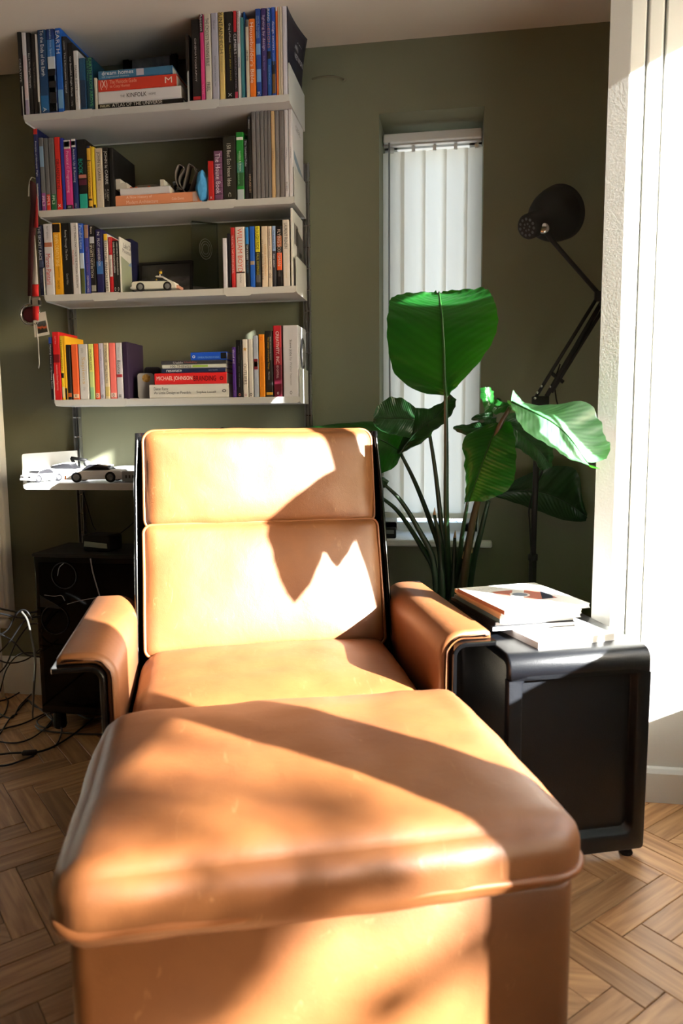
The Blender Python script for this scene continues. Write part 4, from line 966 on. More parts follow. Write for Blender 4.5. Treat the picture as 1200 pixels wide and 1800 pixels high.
# ================================================================== floor lamp
LY = 2.47
xb_ = U(938, 900, LY).x
t = thing('floor_lamp', 'black jointed floor lamp with a bell shade standing in the corner behind the side table', 'lamp', (xb_, LY, 0))
def LL(px, py, dy=0.0): return U(px, py, LY+dy)-V((xb_, LY, 0))
bm = bmesh.new(); lathe(bm, [(.125, 0), (.128, .006), (.124, .018), (.05, .024), (.018, .03), (.012, .045)], 32); obj('base', bm, M_BLACKM, t, True)
zj = LL(952, 706).z
bm = bmesh.new(); tube(bm, [(0, 0, .03), (0, 0, .62)], .0125, 14); tube(bm, [(0, 0, .615), (0, 0, .635)], .0155, 14); tube(bm, [(0, 0, .62), (.006, 0, zj-.015)], .0095, 12); obj('pole', bm, M_BLACKM, t, True)
J = LL(950, 703); E = LL(1055, 520)
bm = bmesh.new(); box(bm, J.x-.028, J.x+.026, -.010, .010, J.z-.026, J.z+.012, bev=.004)
tube(bm, [LL(968, 655), LL(990, 672)], .006, 8); obj('base_joint', bm, M_BLACKM, t, True)
for nm, a, b, r in (('lower_arm', (940, 700), (1050, 522), .0058), ('lower_arm', (960, 697), (1058, 530), .0075), ('lower_arm', (969, 690), (1064, 536), .0055)):
    bm = bmesh.new(); tube(bm, [LL(*a), LL(*b)], r, 10); obj(nm, bm, M_BLACKM, t, True)
for px, py in ((940, 700), (951, 679), (944, 690), (966, 680)):
    bm = bmesh.new(); lathe(bm, [(.0045, 0), (.0045, .004), (.003, .006)], 10, axis=(0, -1, 0), org=LL(px, py, -.010)); obj('screw', bm, M_STEEL, t, True)
bm = bmesh.new(); box(bm, E.x-.018, E.x+.020, -.011, .011, E.z-.016, E.z+.014, bev=.004); obj('elbow_joint', bm, M_BLACKM, t, True)
S_ = LL(957, 408, -.055)
bm = bmesh.new(); tube(bm, [E, LL(985, 440, -.04), S_+V((0, -.008, -.002))], .0068, 10); obj('upper_arm', bm, M_BLACKM, t, True)
# bell shade: cap towards the room, mouth away and up
c0 = LL(927, 399, -.075); c1 = LL(992, 370, .07); ax = (c1-c0).normalized()
prof = [(.022, -.004), (.034, -.002), (.0375, .004), (.0375, .052), (.041, .062), (.052, .080), (.066, .100), (.0765, .125), (.083, .155), (.0855, .185), (.083, .184), (.080, .155), (.073, .127), (.060, .100), (.036, .07)]
bm = bmesh.new(); lathe(bm, prof, 40, axis=ax, org=c0); shd = obj('shade', bm, M_BLACKM, t, True)
q = ax.to_track_quat('Z', 'Y').to_matrix(); vent = mat('vent_grey', rgb(70, 72, 76), .5)
for ring, rr, n in ((.010, .0035, 6), (.024, .0045, 11)):
    for k in range(n):
        a = 2*math.pi*k/n
        bm = bmesh.new(); lathe(bm, [(rr, 0), (rr*.9, .0012)], 10, axis=-ax, org=c0 + q @ V((ring*math.cos(a), ring*math.sin(a), -.0035))); obj('vent_hole', bm, vent, shd)
bm = bmesh.new(); lathe(bm, [(.016, 0), (.016, .006), (.012, .010), (.006, .012)], 20, axis=(-.3, -1, -.3), org=S_+V((-.004, -.02, .006))); obj('shade_bracket', bm, M_STEEL, t, True)
bm = bmesh.new(); lathe(bm, [(.012, .05), (.03, .075), (.032, .10), (.02, .125), (.005, .135)], 20, axis=ax, org=c0); obj('bulb', bm, mat('frosted_bulb', rgb(230, 228, 220), .4), t, True)
bm = bmesh.new(); tube(bm, spline([LL(984, 640, .01), LL(975, 670, .012), LL(977, 700, .015), LL(983, 735, .02), LL(965, 800, .02), LL(932, 880, .01), LL(931, 930, -.004), LL(934, 990, -.014), (.014, -.012, .3), (.02, .03, .03)], 6), .0026, 6); obj('flex', bm, M_BLACKM, t, True)

# ================================================================== the plant
def leaf_mat(name, top, tr, rough, tw, coat=0.0):
    m = bpy.data.materials.new(name); m.use_nodes = True; nt = m.node_tree; b = nt.nodes['Principled BSDF']; L = nt.links.new
    uv = nt.nodes.new('ShaderNodeUVMap'); sp = nt.nodes.new('ShaderNodeSeparateXYZ'); L(uv.outputs[0], sp.inputs[0])
    # side veins: run outward and a little towards the tip
    ab = nt.nodes.new('ShaderNodeMath'); ab.operation = 'ABSOLUTE'; L(sp.outputs[0], ab.inputs[0])
    m1 = nt.nodes.new('ShaderNodeMath'); m1.operation = 'MULTIPLY_ADD'; m1.inputs[1].default_value = -.16; L(ab.outputs[0], m1.inputs[0]); L(sp.outputs[1], m1.inputs[2])
    m2 = nt.nodes.new('ShaderNodeMath'); m2.operation = 'MULTIPLY'; m2.inputs[1].default_value = 150; L(m1.outputs[0], m2.inputs[0])
    sn = nt.nodes.new('ShaderNodeMath'); sn.operation = 'SINE'; L(m2.outputs[0], sn.inputs[0])
    m3 = nt.nodes.new('ShaderNodeMath'); m3.operation = 'MULTIPLY'; m3.inputs[1].default_value = 47; L(m1.outputs[0], m3.inputs[0])
    s2 = nt.nodes.new('ShaderNodeMath'); s2.operation = 'SINE'; L(m3.outputs[0], s2.inputs[0])
    sm = nt.nodes.new('ShaderNodeMath'); sm.operation = 'ADD'; L(sn.outputs[0], sm.inputs[0]); L(s2.outputs[0], sm.inputs[1])
    mr = nt.nodes.new('ShaderNodeMapRange'); mr.inputs['From Min'].default_value = -2; mr.inputs['From Max'].default_value = 2; L(sm.outputs[0], mr.inputs['Value'])
    tc = nt.nodes.new('ShaderNodeTexCoord'); n = nt.nodes.new('ShaderNodeTexNoise'); n.inputs['Scale'].default_value = 9; L(tc.outputs['Object'], n.inputs['Vector'])
    mx = nt.nodes.new('ShaderNodeMixRGB'); mx.inputs[1].default_value = (*[c*.72 for c in top], 1); mx.inputs[2].default_value = (*[c*1.2 for c in top], 1)
    av = nt.nodes.new('ShaderNodeMath'); av.operation = 'MULTIPLY_ADD'; av.inputs[1].default_value = .45; L(mr.outputs[0], av.inputs[0])
    nn = nt.nodes.new('ShaderNodeMath'); nn.operation = 'MULTIPLY'; nn.inputs[1].default_value = .55; L(n.outputs[0], nn.inputs[0]); L(nn.outputs[0], av.inputs[2])
    L(av.outputs[0], mx.inputs[0]); L(mx.outputs[0], b.inputs['Base Color'])
    b.inputs['Roughness'].default_value = rough; b.inputs['Specular IOR Level'].default_value = .6; b.inputs['Coat Weight'].default_value = coat; b.inputs['Coat Roughness'].default_value = .42
    bp = nt.nodes.new('ShaderNodeBump'); bp.inputs['Strength'].default_value = .3; bp.inputs['Distance'].default_value = .004; L(mr.outputs[0], bp.inputs['Height']); L(bp.outputs[0], b.inputs['Normal'])
    tl = nt.nodes.new('ShaderNodeBsdfTranslucent')
    tm = nt.nodes.new('ShaderNodeMixRGB'); tm.inputs[1].default_value = (*[c*.75 for c in tr], 1); tm.inputs[2].default_value = (*[min(1, c*1.15) for c in tr], 1)
    L(av.outputs[0], tm.inputs[0]); L(tm.outputs[0], tl.inputs[0])
    ms = nt.nodes.new('ShaderNodeMixShader'); ms.inputs[0].default_value = tw; L(b.outputs[0], ms.inputs[1]); L(tl.outputs[0], ms.inputs[2])
    L(ms.outputs[0], nt.nodes['Material Output'].inputs[0])
    return m
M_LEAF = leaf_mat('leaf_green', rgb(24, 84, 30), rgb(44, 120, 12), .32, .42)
M_LEAF_SUNLIT = leaf_mat('leaf_waxy_sunlit', rgb(70, 132, 84), rgb(60, 150, 20), .45, .30, 1.0)  # waxy gloss, plus a paler green that paints sunlight into the colour
M_LEAF_SHADED = leaf_mat('leaf_shaded', rgb(26, 62, 30), rgb(30, 80, 12), .34, .25)  # same leaf with shade painted in, for leaves out of the sun
M_STEM = mat('leaf_stalk', rgb(26, 50, 28), .4, noise_amt=.25, noise_scale=20)
M_RIB = mat('leaf_midrib', rgb(30, 74, 26), .4)
PX, PY_ = U(795, 1045, 2.42).x, 2.42
plant = thing('potted_plant', 'tall broad-leaved green plant in a black pot behind the armchair', 'plant', (PX, PY_, 0))
PO = V((PX, PY_, 0))
def leaf(st, m, bulge=.010, rip=.0025, parent=plant, org=PO, name='leaf', rib=.0035, n=7, sub=5):
    """st: stations along the midrib, each (mid, edge a, edge b) as points in the room"""
    mids = spline([s[0] for s in st], sub); ea = spline([s[1] for s in st], sub); eb = spline([s[2] for s in st], sub)
    bm = bmesh.new(); uvl = bm.loops.layers.uv.new('uv'); g = []; uvs = {}
    N = len(mids)
    for i in range(N):
        row = []; acr = (ea[i]-eb[i]); al = (mids[min(N-1, i+1)]-mids[max(0, i-1)])
        nr = acr.cross(al); nr = nr.normalized() if nr.length > 1e-9 else V((0, 0, 1))
        for k in range(-n, n+1):
            s = k/n; e = ea[i] if s < 0 else eb[i]; a = abs(s)
            p = mids[i].lerp(e, a) + nr*(bulge*4*a*(1-a)) + nr*(rip*a*math.sin(i*1.7+k*.25+2.0*(s < 0)) + .006*a*a*noise.noise(p_ if False else V((i*.35, s*2, len(st)))))
            v = bm.verts.new(p-org); uvs[v] = (s, i/(N-1)); row.append(v)
        g.append(row)
    for A, B in zip(g, g[1:]):
        for k in range(2*n):
            f = bm.faces.new((A[k], A[k+1], B[k+1], B[k]))
            for lp in f.loops: lp[uvl].uv = uvs[lp.vert]
    o = obj(name, bm, m, parent, True)
    if rib:
        bm = bmesh.new(); tube(bm, [p-org for p in mids], [rib*(1-.8*i/(N-1)) for i in range(N)], 7)
        obj('midrib', bm, M_RIB if m is not M_LEAF_SHADED else M_STEM, o, True)
    return o
def ST(rows): return [(U(a[0], a[1], y+a[2] if len(a) > 2 else y), U(b[0], b[1], y+(b[2] if len(b) > 2 else 0)), U(c[0], c[1], y+(c[2] if len(c) > 2 else 0))) for y, a, b, c in rows]
a, b = .085, -.075
leaf(ST([(2.08, (784, 697), (776, 695, .01), (790, 692, -.01)), (2.08, (782, 678), (735, 688, .03), (806, 676, -.02)), (2.08, (781, 652), (694, 657, a), (838, 641, b*.8)),
         (2.08, (780, 612), (682, 612, a), (863, 605, b)), (2.08, (778, 578), (680, 568, a), (874, 573, b)), (2.09, (777, 555), (683, 540, a), (873, 545, b)),
         (2.115, (775, 541), (685, 528, a), (868, 528, b)), (2.15, (774, 531), (695, 519, .05), (858, 510, -.06)), (2.19, (773, 522), (720, 515, .03), (840, 507, -.05)), (2.22, (772, 515), (752, 513, .01), (800, 510, -.02)), (2.23, (771, 512), (766, 512, .0), (778, 512, 0))]), M_LEAF, bulge=.006, rib=.005)
leaf(ST([(2.07, (899, 706), (902, 684, .05), (892, 702, -.02)), (2.06, (919, 716), (922, 708, .05), (904, 724, -.04)), (2.05, (945, 728), (968, 711, .06), (916, 750, -.05)),
         (2.04, (972, 743), (1030, 707, .07), (945, 772, -.06)), (2.03, (995, 763), (1053, 738, .07), (975, 789, -.06)), (2.01, (1012, 784), (1063, 768, .06), (1000, 806, -.06)),
         (2.00, (1024, 802), (1073, 784, .04), (1034, 817, -.05)), (1.99, (1032, 812), (1066, 806, .02), (1055, 824, -.03))]), M_LEAF_SUNLIT, bulge=.008, rib=.003)
# rolled bright half behind it
leaf(ST([(2.10, (895, 716), (897, 713, .01), (893, 722, -.01)), (2.10, (876, 716), (880, 709, .05), (872, 727, -.03)), (2.10, (860, 708), (866, 703, .06), (853, 722, -.03)),
         (2.10, (853, 694), (864, 690, .05), (846, 702, -.02)), (2.10, (850, 682), (858, 682, .03), (844, 682, -.01))]), M_LEAF, bulge=.012, rib=.002)
# shaded leaf under the bright one
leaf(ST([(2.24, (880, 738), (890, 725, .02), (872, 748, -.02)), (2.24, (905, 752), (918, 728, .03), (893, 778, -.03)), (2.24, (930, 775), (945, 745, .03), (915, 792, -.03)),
         (2.24, (950, 795), (966, 772, .03), (938, 808, -.03)), (2.24, (962, 812), (972, 798, .02), (948, 824, -.02)), (2.24, (964, 824), (969, 820, .01), (956, 828, -.01))]), M_LEAF_SHADED, rib=.002)
# hanging leaf lit from behind
leaf(ST([(2.13, (876, 743), (850, 750, .02), (897, 742, -.02)), (2.13, (863, 775), (816, 768, .05), (905, 768, -.06)), (2.13, (851, 806), (815, 805, .05), (906, 803, -.07)),
         (2.13, (840, 836), (818, 838, .05), (905, 836, -.07)), (2.13, (831, 862), (818, 866, .03), (891, 862, -.06)), (2.13, (824, 882), (816, 886, .01), (850, 882, -.03))]), M_LEAF, rib=.003)
# dark curled pair in front of the blind
leaf(ST([(2.34, (728, 738), (722, 770, -.02), (730, 716, .02)), (2.34, (705, 735), (700, 766, -.04), (706, 700, .03)), (2.34, (680, 735), (676, 760, -.04), (684, 699, .03)), (2.34, (664, 735), (660, 750, -.03), (664, 713, .02)), (2.34, (656, 737), (655, 742, 0), (656, 730, 0))]), M_LEAF_SHADED, rib=.002)
leaf(ST([(2.36, (702, 797), (700, 798, 0), (706, 795, 0)), (2.36, (722, 770), (700, 790, .02), (745, 775, -.03)), (2.36, (744, 748), (726, 722, .03), (764, 757, -.04)), (2.36, (764, 735), (752, 718, .03), (782, 742, -.04)), (2.36, (782, 716), (778, 706, .03), (797, 722, -.03)), (2.36, (795, 697), (790, 692, .01), (802, 702, -.01))]), M_LEAF_SHADED, rib=.002)
# low leaf reaching behind the headrest
leaf(ST([(2.46, (706, 797), (716, 792, .01), (704, 802, -.01)), (2.46, (690, 785), (724, 766, .03), (692, 822, -.04)), (2.47, (665, 772), (706, 746, .04), (655, 834, -.05)), (2.49, (625, 764), (650, 741, .04), (600, 820, -.05)), (2.51, (570, 760), (580, 746, .03), (550, 800, -.04)), (2.52, (520, 759), (520, 754, .02), (515, 778, -.02)), (2.52, (492, 760), (492, 757, 0), (494, 764, 0))]), M_LEAF, rib=.003)
# dim leaf in the corner
leaf(ST([(2.56, (868, 868), (872, 862, .0), (872, 874, 0)), (2.57, (915, 862), (922, 836, .02), (912, 886, -.02)), (2.57, (960, 868), (965, 820, .02), (955, 902, -.03)), (2.58, (1000, 886), (1012, 826, .02), (990, 914, -.03)), (2.58, (1022, 902), (1024, 880, .01), (1016, 917, -.01)), (2.58, (1032, 910), (1032, 904, 0), (1030, 916, 0))]), M_LEAF_SHADED, rib=.002)
# small pointed pieces
leaf(ST([(2.26, (872, 742), (874, 732, .01), (868, 758, -.01)), (2.26, (845, 750), (848, 738, .02), (842, 766, -.02)), (2.26, (818, 755), (820, 748, .02), (815, 764, -.01)), (2.26, (796, 751), (798, 749, 0), (796, 754, 0))]), M_LEAF_SHADED, rib=.0015)
leaf(ST([(2.25, (866, 732), (868, 724, .01), (862, 742, -.01)), (2.25, (848, 734), (850, 726, .01), (846, 742, -.01)), (2.25, (828, 736), (829, 734, 0), (828, 738, 0))]), M_LEAF_SHADED, rib=.0015)
leaf(ST([(2.40, (880, 712), (886, 718, .01), (872, 714, 0)), (2.40, (876, 704), (884, 708, .01), (868, 708, 0)), (2.40, (874, 699), (876, 700, 0), (872, 700, 0))]), M_LEAF_SHADED, rib=0)
leaf(ST([(2.38, (680, 852), (684, 846, .01), (676, 858, 0)), (2.38, (668, 846), (672, 838, .01), (664, 856, 0)), (2.38, (660, 850), (662, 845, 0), (660, 856, 0))]), M_LEAF_SHADED, rib=0)
def stalk(pts, r0, r1, m=None, name='stalk'):
    P = spline([p-PO for p in pts], 8); bm = bmesh.new()
    tube(bm, P, [r1+(r0-r1)*(i/(len(P)-1)) for i in range(len(P))], 9); return obj(name, bm, m or M_STEM, plant, True)
Bz = lambda dx, dy=0: V((PX+dx, PY_+dy, .40))
stalk([U(783, 690, 2.08), U(784, 790, 2.17), U(784, 900, 2.29), U(788, 1010, 2.41), Bz(-.01)], .012, .0052)
stalk([U(752, 745, 2.36), U(765, 830, 2.39), U(776, 930, 2.42), U(783, 1010, 2.43), Bz(-.03, .02)], .012, .0050)
stalk([U(704, 797, 2.45), U(730, 850, 2.46), U(757, 920, 2.45), U(775, 985, 2.44), Bz(-.045, .01)], .012, .0055)
stalk([U(664, 870, 2.46), U(700, 900, 2.46), U(740, 960, 2.45), U(764, 1010, 2.43), Bz(-.06, 0)], .012, .0055)
stalk([U(676, 852, 2.38), U(704, 880, 2.39), U(735, 930, 2.40), U(762, 990, 2.41), Bz(-.05, -.02)], .012, .0052)
stalk([U(896, 716, 2.08), U(874, 760, 2.12), U(848, 850, 2.24), U(826, 940, 2.34), Bz(.02, -.01)], .013, .0060, mat('brown_stalk', rgb(62, 52, 30), .4))
stalk([U(872, 742, 2.26), U(852, 800, 2.28), U(836, 900, 2.36), U(820, 990, 2.41), Bz(.03, .01)], .012, .0060)
stalk([U(858, 880, 2.34), U(846, 930, 2.37), U(830, 1000, 2.41), Bz(.045, 0)], .012, .0070)
stalk([U(822, 880, 2.13), U(812, 940, 2.28), U(804, 1010, 2.41), Bz(.0, -.03)], .011, .0045)
M_TAN = mat('dry_sheath_tip', rgb(188, 150, 104), .7)
for px, py, dx in ((763, 905, -.03), (799, 945, .0), (822, 942, .03), (814, 982, .02), (828, 972, .04)):
    tp = U(px, py, 2.40)
    stalk([tp, U(px+(795-px)*.35, py+60, 2.41), Bz(dx, -.02)], .015, .005, name='sheath')
    bm = bmesh.new(); tube(bm, [tp-PO, tp-PO+V((.001, 0, .012)), tp-PO+V((.001, 0, .024))], [.005, .0035, .0006], 7); obj('sheath_tip', bm, M_TAN, plant, True)
bm = bmesh.new(); lathe(bm, [(.085, 0), (.095, .01), (.118, .38), (.124, .40), (.124, .43), (.116, .43), (.112, .395), (.02, .39)], 36); obj('pot', bm, M_BLACKM, plant, True)
bm = bmesh.new(); lathe(bm, [(.112, .388), (.08, .404), (.03, .412)], 24); obj('soil', bm, mat('potting_soil', rgb(30, 24, 18), .95, bump=.5, bump_scale=90), plant, True)

# second plant, added out of view: its leaves are shaped to shade the chair back
SP = V((.80, 1.52, 0))
shade_plant = thing('potted_plant', 'broad-leaved plant in a dark pot, added out of view to shade the chair back', 'plant', tuple(SP))
bm = bmesh.new(); lathe(bm, [(.07, 0), (.08, .01), (.10, .24), (.105, .26), (.098, .26), (.094, .235), (.02, .23)], 28); obj('pot', bm, M_BLACKM, shade_plant, True)
def SH(px, py, X=.78):  # carries a point of the chair-back shadow sunwards to outline the added leaves
    n_ = V((DD.x*.61, DD.y*.61, -.2)).normalized(); P0_ = CF(0, 2.06, .43)
    d = _R*((px-600.0)/FPX) + _D*((py-900.0)/FPX) + _f
    p = EYE + d*((P0_-EYE).dot(n_)/d.dot(n_))
    return p + to_sun*((X-p.x)/to_sun.x)
def ST2(rows): return [tuple(SH(*q) for q in r) for r in rows]
A_ = ST2([((650, 812), (645, 806), (664, 822)), ((622, 846), (598, 820), (672, 866)), ((585, 878), (540, 850), (640, 895)), ((545, 912), (480, 902), (606, 922)), ((512, 955), (456, 940), (566, 955)), ((500, 1005), (460, 995), (546, 990)), ((496, 1045), (476, 1042), (524, 1036)), ((495, 1068), (493, 1066), (499, 1066))])
leaf(A_, M_LEAF, parent=shade_plant, org=SP, bulge=.004, rib=.003)
B_ = ST2([((612, 892), (590, 880), (640, 896)), ((595, 920), (545, 915), (616, 926)), ((585, 955), (545, 955), (614, 950)), ((576, 985), (556, 985), (596, 982)), ((572, 1006), (570, 1004), (575, 1004))])
leaf(B_, M_LEAF, parent=shade_plant, org=SP, bulge=.004, rib=.002)
for L_ in (A_[0][0], B_[0][0]):
    bm = bmesh.new(); tube(bm, spline([L_-SP, (L_-SP)*.98+V((.02, .06, .01)), V((.03, .10, .9)), V((.01, .02, .5)), V((0, 0, .235))], 8), .006, 8); obj('stalk', bm, M_STEM, shade_plant, True)

# ================================================================== under the shelves: computer case, radiator, cables
t = thing('computer_case', 'glossy black computer case under the deep shelf', 'computer', (-1.09, 2.44, 0))
hx = .35
obj('case_body', nbox(-hx, hx, -.12, .12, .06, .628, bev=.006), M_BLACKG, t)
obj('top_panel', nbox(-hx-.003, hx+.003, -.124, .124, .620, .632, bev=.003), M_BLACKM, t)
obj('glass_side', nbox(-hx+.02, hx-.02, -.124, -.1202, .09, .60), mat('smoked_glass', rgb(5, 5, 6), .08, spec=.2), t)
for sx in (-.3, .3):
    for sy in (-.09, .09):
        bm = bmesh.new(); lathe(bm, [(.02, 0), (.024, .01), (.02, .062)], 14); obj('foot', bm, M_BLACKM, t, loc=(sx, sy, 0))
def LC(px, py, Y=2.312): return U(px, py, Y)-V((-1.09, 2.44, 0))
CW = mat('white_cable', rgb(176, 176, 180), .4)
for pts in ([(159, 982), (163, 1005), (170, 1030), (177, 1055), (180, 1075)], [(101, 1012), (104, 998), (112, 990)], [(78, 1046), (95, 1048), (108, 1047), (114, 1056)], [(118, 1062), (140, 1056), (172, 1050)]):
    bm = bmesh.new(); tube(bm, spline([LC(*p) for p in pts], 6), .0022 if pts[0][0] == 159 else .0012, 6); obj('lead', bm, CW, t, True)
for px, py, rr in ((112, 1012, .045), (96, 1090, .05)):
    bm = bmesh.new(); tube(bm, [LC(px, py)+V((rr*math.cos(k*math.pi/14), 0, rr*math.sin(k*math.pi/14))) for k in range(28)], .0016, 5, closed=True); obj('fan_ring', bm, mat('dark_grey_plastic', rgb(44, 46, 50), .35), t, True)
q = LC(80, 1062); bm = bmesh.new(); prism(bm, [(q.x-.02, q.z+.03), (q.x-.02, q.z-.01), (q.x+.05, q.z-.015), (q.x+.045, q.z-.005)], q.y, q.y+.006); obj('bracket', bm, mat('dark_grey_plastic', rgb(44, 46, 50), .35), t)
# drive / router on top
p = U(178, 957, 2.40)
t = thing('router', 'black router with a bright silver front edge on the computer case', 'router', (p.x, 2.40, .6325), (0, 0, math.radians(-8)))
bm = bmesh.new(); prism(bm, rrect(-.055, .052, .0, .058, .012), -.03, .05, bev=.004); obj('case', bm, M_BLACKM, t, True)
bm = bmesh.new(); prism(bm, [(-.048, .016), (-.046, .036), (.045, .030), (.046, .012)], -.0325, -.029, bev=.001); obj('front_strip', bm, M_STEEL, t)
# tall radiator and its valve
t = thing('radiator', 'tall white radiator at the very edge of the room beside the shelves', 'radiator', (-1.95, 2.56, 0))
xr = U(18, 1020, 2.58).x
bm = bmesh.new()
obj('panel', nbox(-.24, xr+1.95, .0, .045, .33, 1.9, bev=.008), M_WHITE, t)
k = 0
while -.22+k*.06 < xr+1.95-.03:
    obj('rib', nbox(-.225+k*.06, -.185+k*.06, -.012, .002, .36, 1.87, bev=.008), M_WHITE, t); k += 1
for x in (-.18, xr+1.95-.07):
    bm = bmesh.new(); tube(bm, [(x, .03, 0.0), (x, .03, .335)], .008, 10); obj('pipe', bm, M_UPVC, t, True)
bm = bmesh.new(); lathe(bm, [(.016, 0), (.02, .01), (.02, .05), (.014, .06)], 16, axis=(1, 0, 0), org=V((xr+1.95-.075, .02, .305))); obj('valve', bm, M_UPVC, t, True)
for x, z in ((-.2, 1.75), (-.2, .5)):
    obj('wall_bracket', nbox(x, x+.03, .04, WY-2.56, z, z+.05), M_UPVC, t)
# tangle of black leads
M_CAB = mat('black_cable', rgb(14, 14, 15), .35); M_CABG = mat('grey_cable', rgb(70, 68, 64), .4)
GC = 'tangle of cables beside the computer case'
def cable(pts, label, r=.0032, m=None, lumps=()):
    o0 = pts[0]; t = thing('cable', label, 'cable', tuple(o0), group=GC)
    bm = bmesh.new(); tube(bm, spline([p-o0 for p in pts], 8), r, 7); obj('lead', bm, m or M_CAB, t, True)
    for a, b, rr in lumps:
        bm = bmesh.new(); tube(bm, [a-o0, a.lerp(b, .1)-o0, a.lerp(b, .9)-o0, b-o0], [r, rr, rr, r], 8, flat=.7); obj('adapter', bm, M_BLACKM, t, True)
    return t
F = lambda px, py, z=.005: UZ(px, py, z)
H_ = lambda px, py, Y=2.28: U(px, py, Y)
same = 'thin black cable sagging across the gap beside the computer case'
cable([H_(-30, 1062, 2.3), H_(10, 1072, 2.3), H_(45, 1077, 2.3), H_(75, 1074, 2.34)], 'upper black cable sagging from the radiator side to the case', .0036)
cable([H_(-30, 1070, 2.26), H_(8, 1080, 2.26), H_(40, 1086, 2.26), H_(75, 1083, 2.33)], 'second black cable sagging just under the upper one', .0036)
for k, pts in enumerate(([(-20, 1120), (10, 1110), (30, 1078), (45, 1073), (58, 1090)], [(-15, 1160), (15, 1130), (40, 1095), (62, 1080)], [(-10, 1190), (10, 1170), (28, 1130), (50, 1100), (66, 1096)],
                         [(-20, 1105), (20, 1125), (45, 1150), (72, 1155)], [(-20, 1150), (12, 1165), (45, 1160), (72, 1140)], [(0, 1215), (12, 1175), (35, 1150), (70, 1148)])):
    cable([H_(x, y, 2.20+.015*k) for x, y in pts], same, .0026)
cable([H_(38, 1075, 2.18), H_(48, 1090, 2.16), H_(55, 1120, 2.12), H_(62, 1160, 2.05), H_(59, 1220, 1.98), F(58, 1262), F(66, 1280), F(90, 1286), F(140, 1290), F(185, 1291)], 'pale-edged cable dropping to the floor and running under the armchair', .0034, M_CABG)
flo = 'thin black cable curling on the floor by the computer case'
for pts in ([(-20, 1292), (10, 1280), (40, 1272), (75, 1256), (110, 1240), (150, 1228)], [(-20, 1300), (20, 1306), (50, 1300), (75, 1284), (95, 1262)], [(-10, 1250), (20, 1262), (35, 1240), (55, 1220)],
            [(30, 1250), (48, 1232), (58, 1240), (80, 1250), (92, 1262), (85, 1278), (70, 1276), (66, 1266), (88, 1254), (120, 1250), (160, 1240), (190, 1235)],
            [(-20, 1270), (5, 1258), (14, 1236), (10, 1225)], [(0, 1290), (18, 1262), (30, 1255)], [(-15, 1236), (15, 1228), (40, 1215), (70, 1212)]):
    cable([F(x, y) for x, y in pts], flo, .0028)
cable([F(46, 1228), F(70, 1246), F(92, 1266), F(108, 1280), F(104, 1300), F(95, 1314)], 'grey cable bending across the floor beside the armchair', .003, M_CABG)
cable([F(128, 1246), F(135, 1254), F(155, 1263), F(185, 1262)], 'short pale cable curving in front of the computer case', .003, M_CABG)
cable([F(-20, 1328, .01), F(20, 1324, .01), F(40, 1323, .012), F(65, 1322, .012), F(95, 1312, .008), F(130, 1290, .005), F(165, 1262, .005)], 'black cable with an inline adapter lying on the parquet', .0035, None, ((F(38, 1324, .014), F(66, 1322, .014), .012),))
cable([F(-20, 1346, .005), F(12, 1345), F(40, 1336), F(60, 1328)], 'loose black cable lying lowest on the parquet', .0032)
cable([U(146, 866, 2.5), U(152, 885, 2.49), U(162, 920, 2.46), U(168, 932, 2.44)], 'thin dark lead hanging from the deep shelf to the router', .002)
cable([U(246, 908, 2.46), U(225, 927, 2.45), U(205, 942, 2.44)], 'thin dark lead running from the router behind the armchair', .002)
cable([U(381, 765, 2.46), U(383, 757, 2.46), U(390, 752, 2.46), U(398, 756, 2.46), U(402, 764, 2.46), U(404, 790, 2.47)], 'black lead looping up above the headrest', .0022)
# ================================================================== things on the shelves
def at(shelf, px, py, back):
    yf, z = SHELF[shelf]; p = U(px, py, yf+back); return V((p.x, yf+back, z+.0004))
def sz(shelf, px0, px1, py, back):
    yf, _ = SHELF[shelf]; return U(px1, py, yf+back).x-U(px0, py, yf+back).x
def ht(shelf, px, pyt, back):
    yf, z = SHELF[shelf]; return U(px, pyt, yf+back).z-z
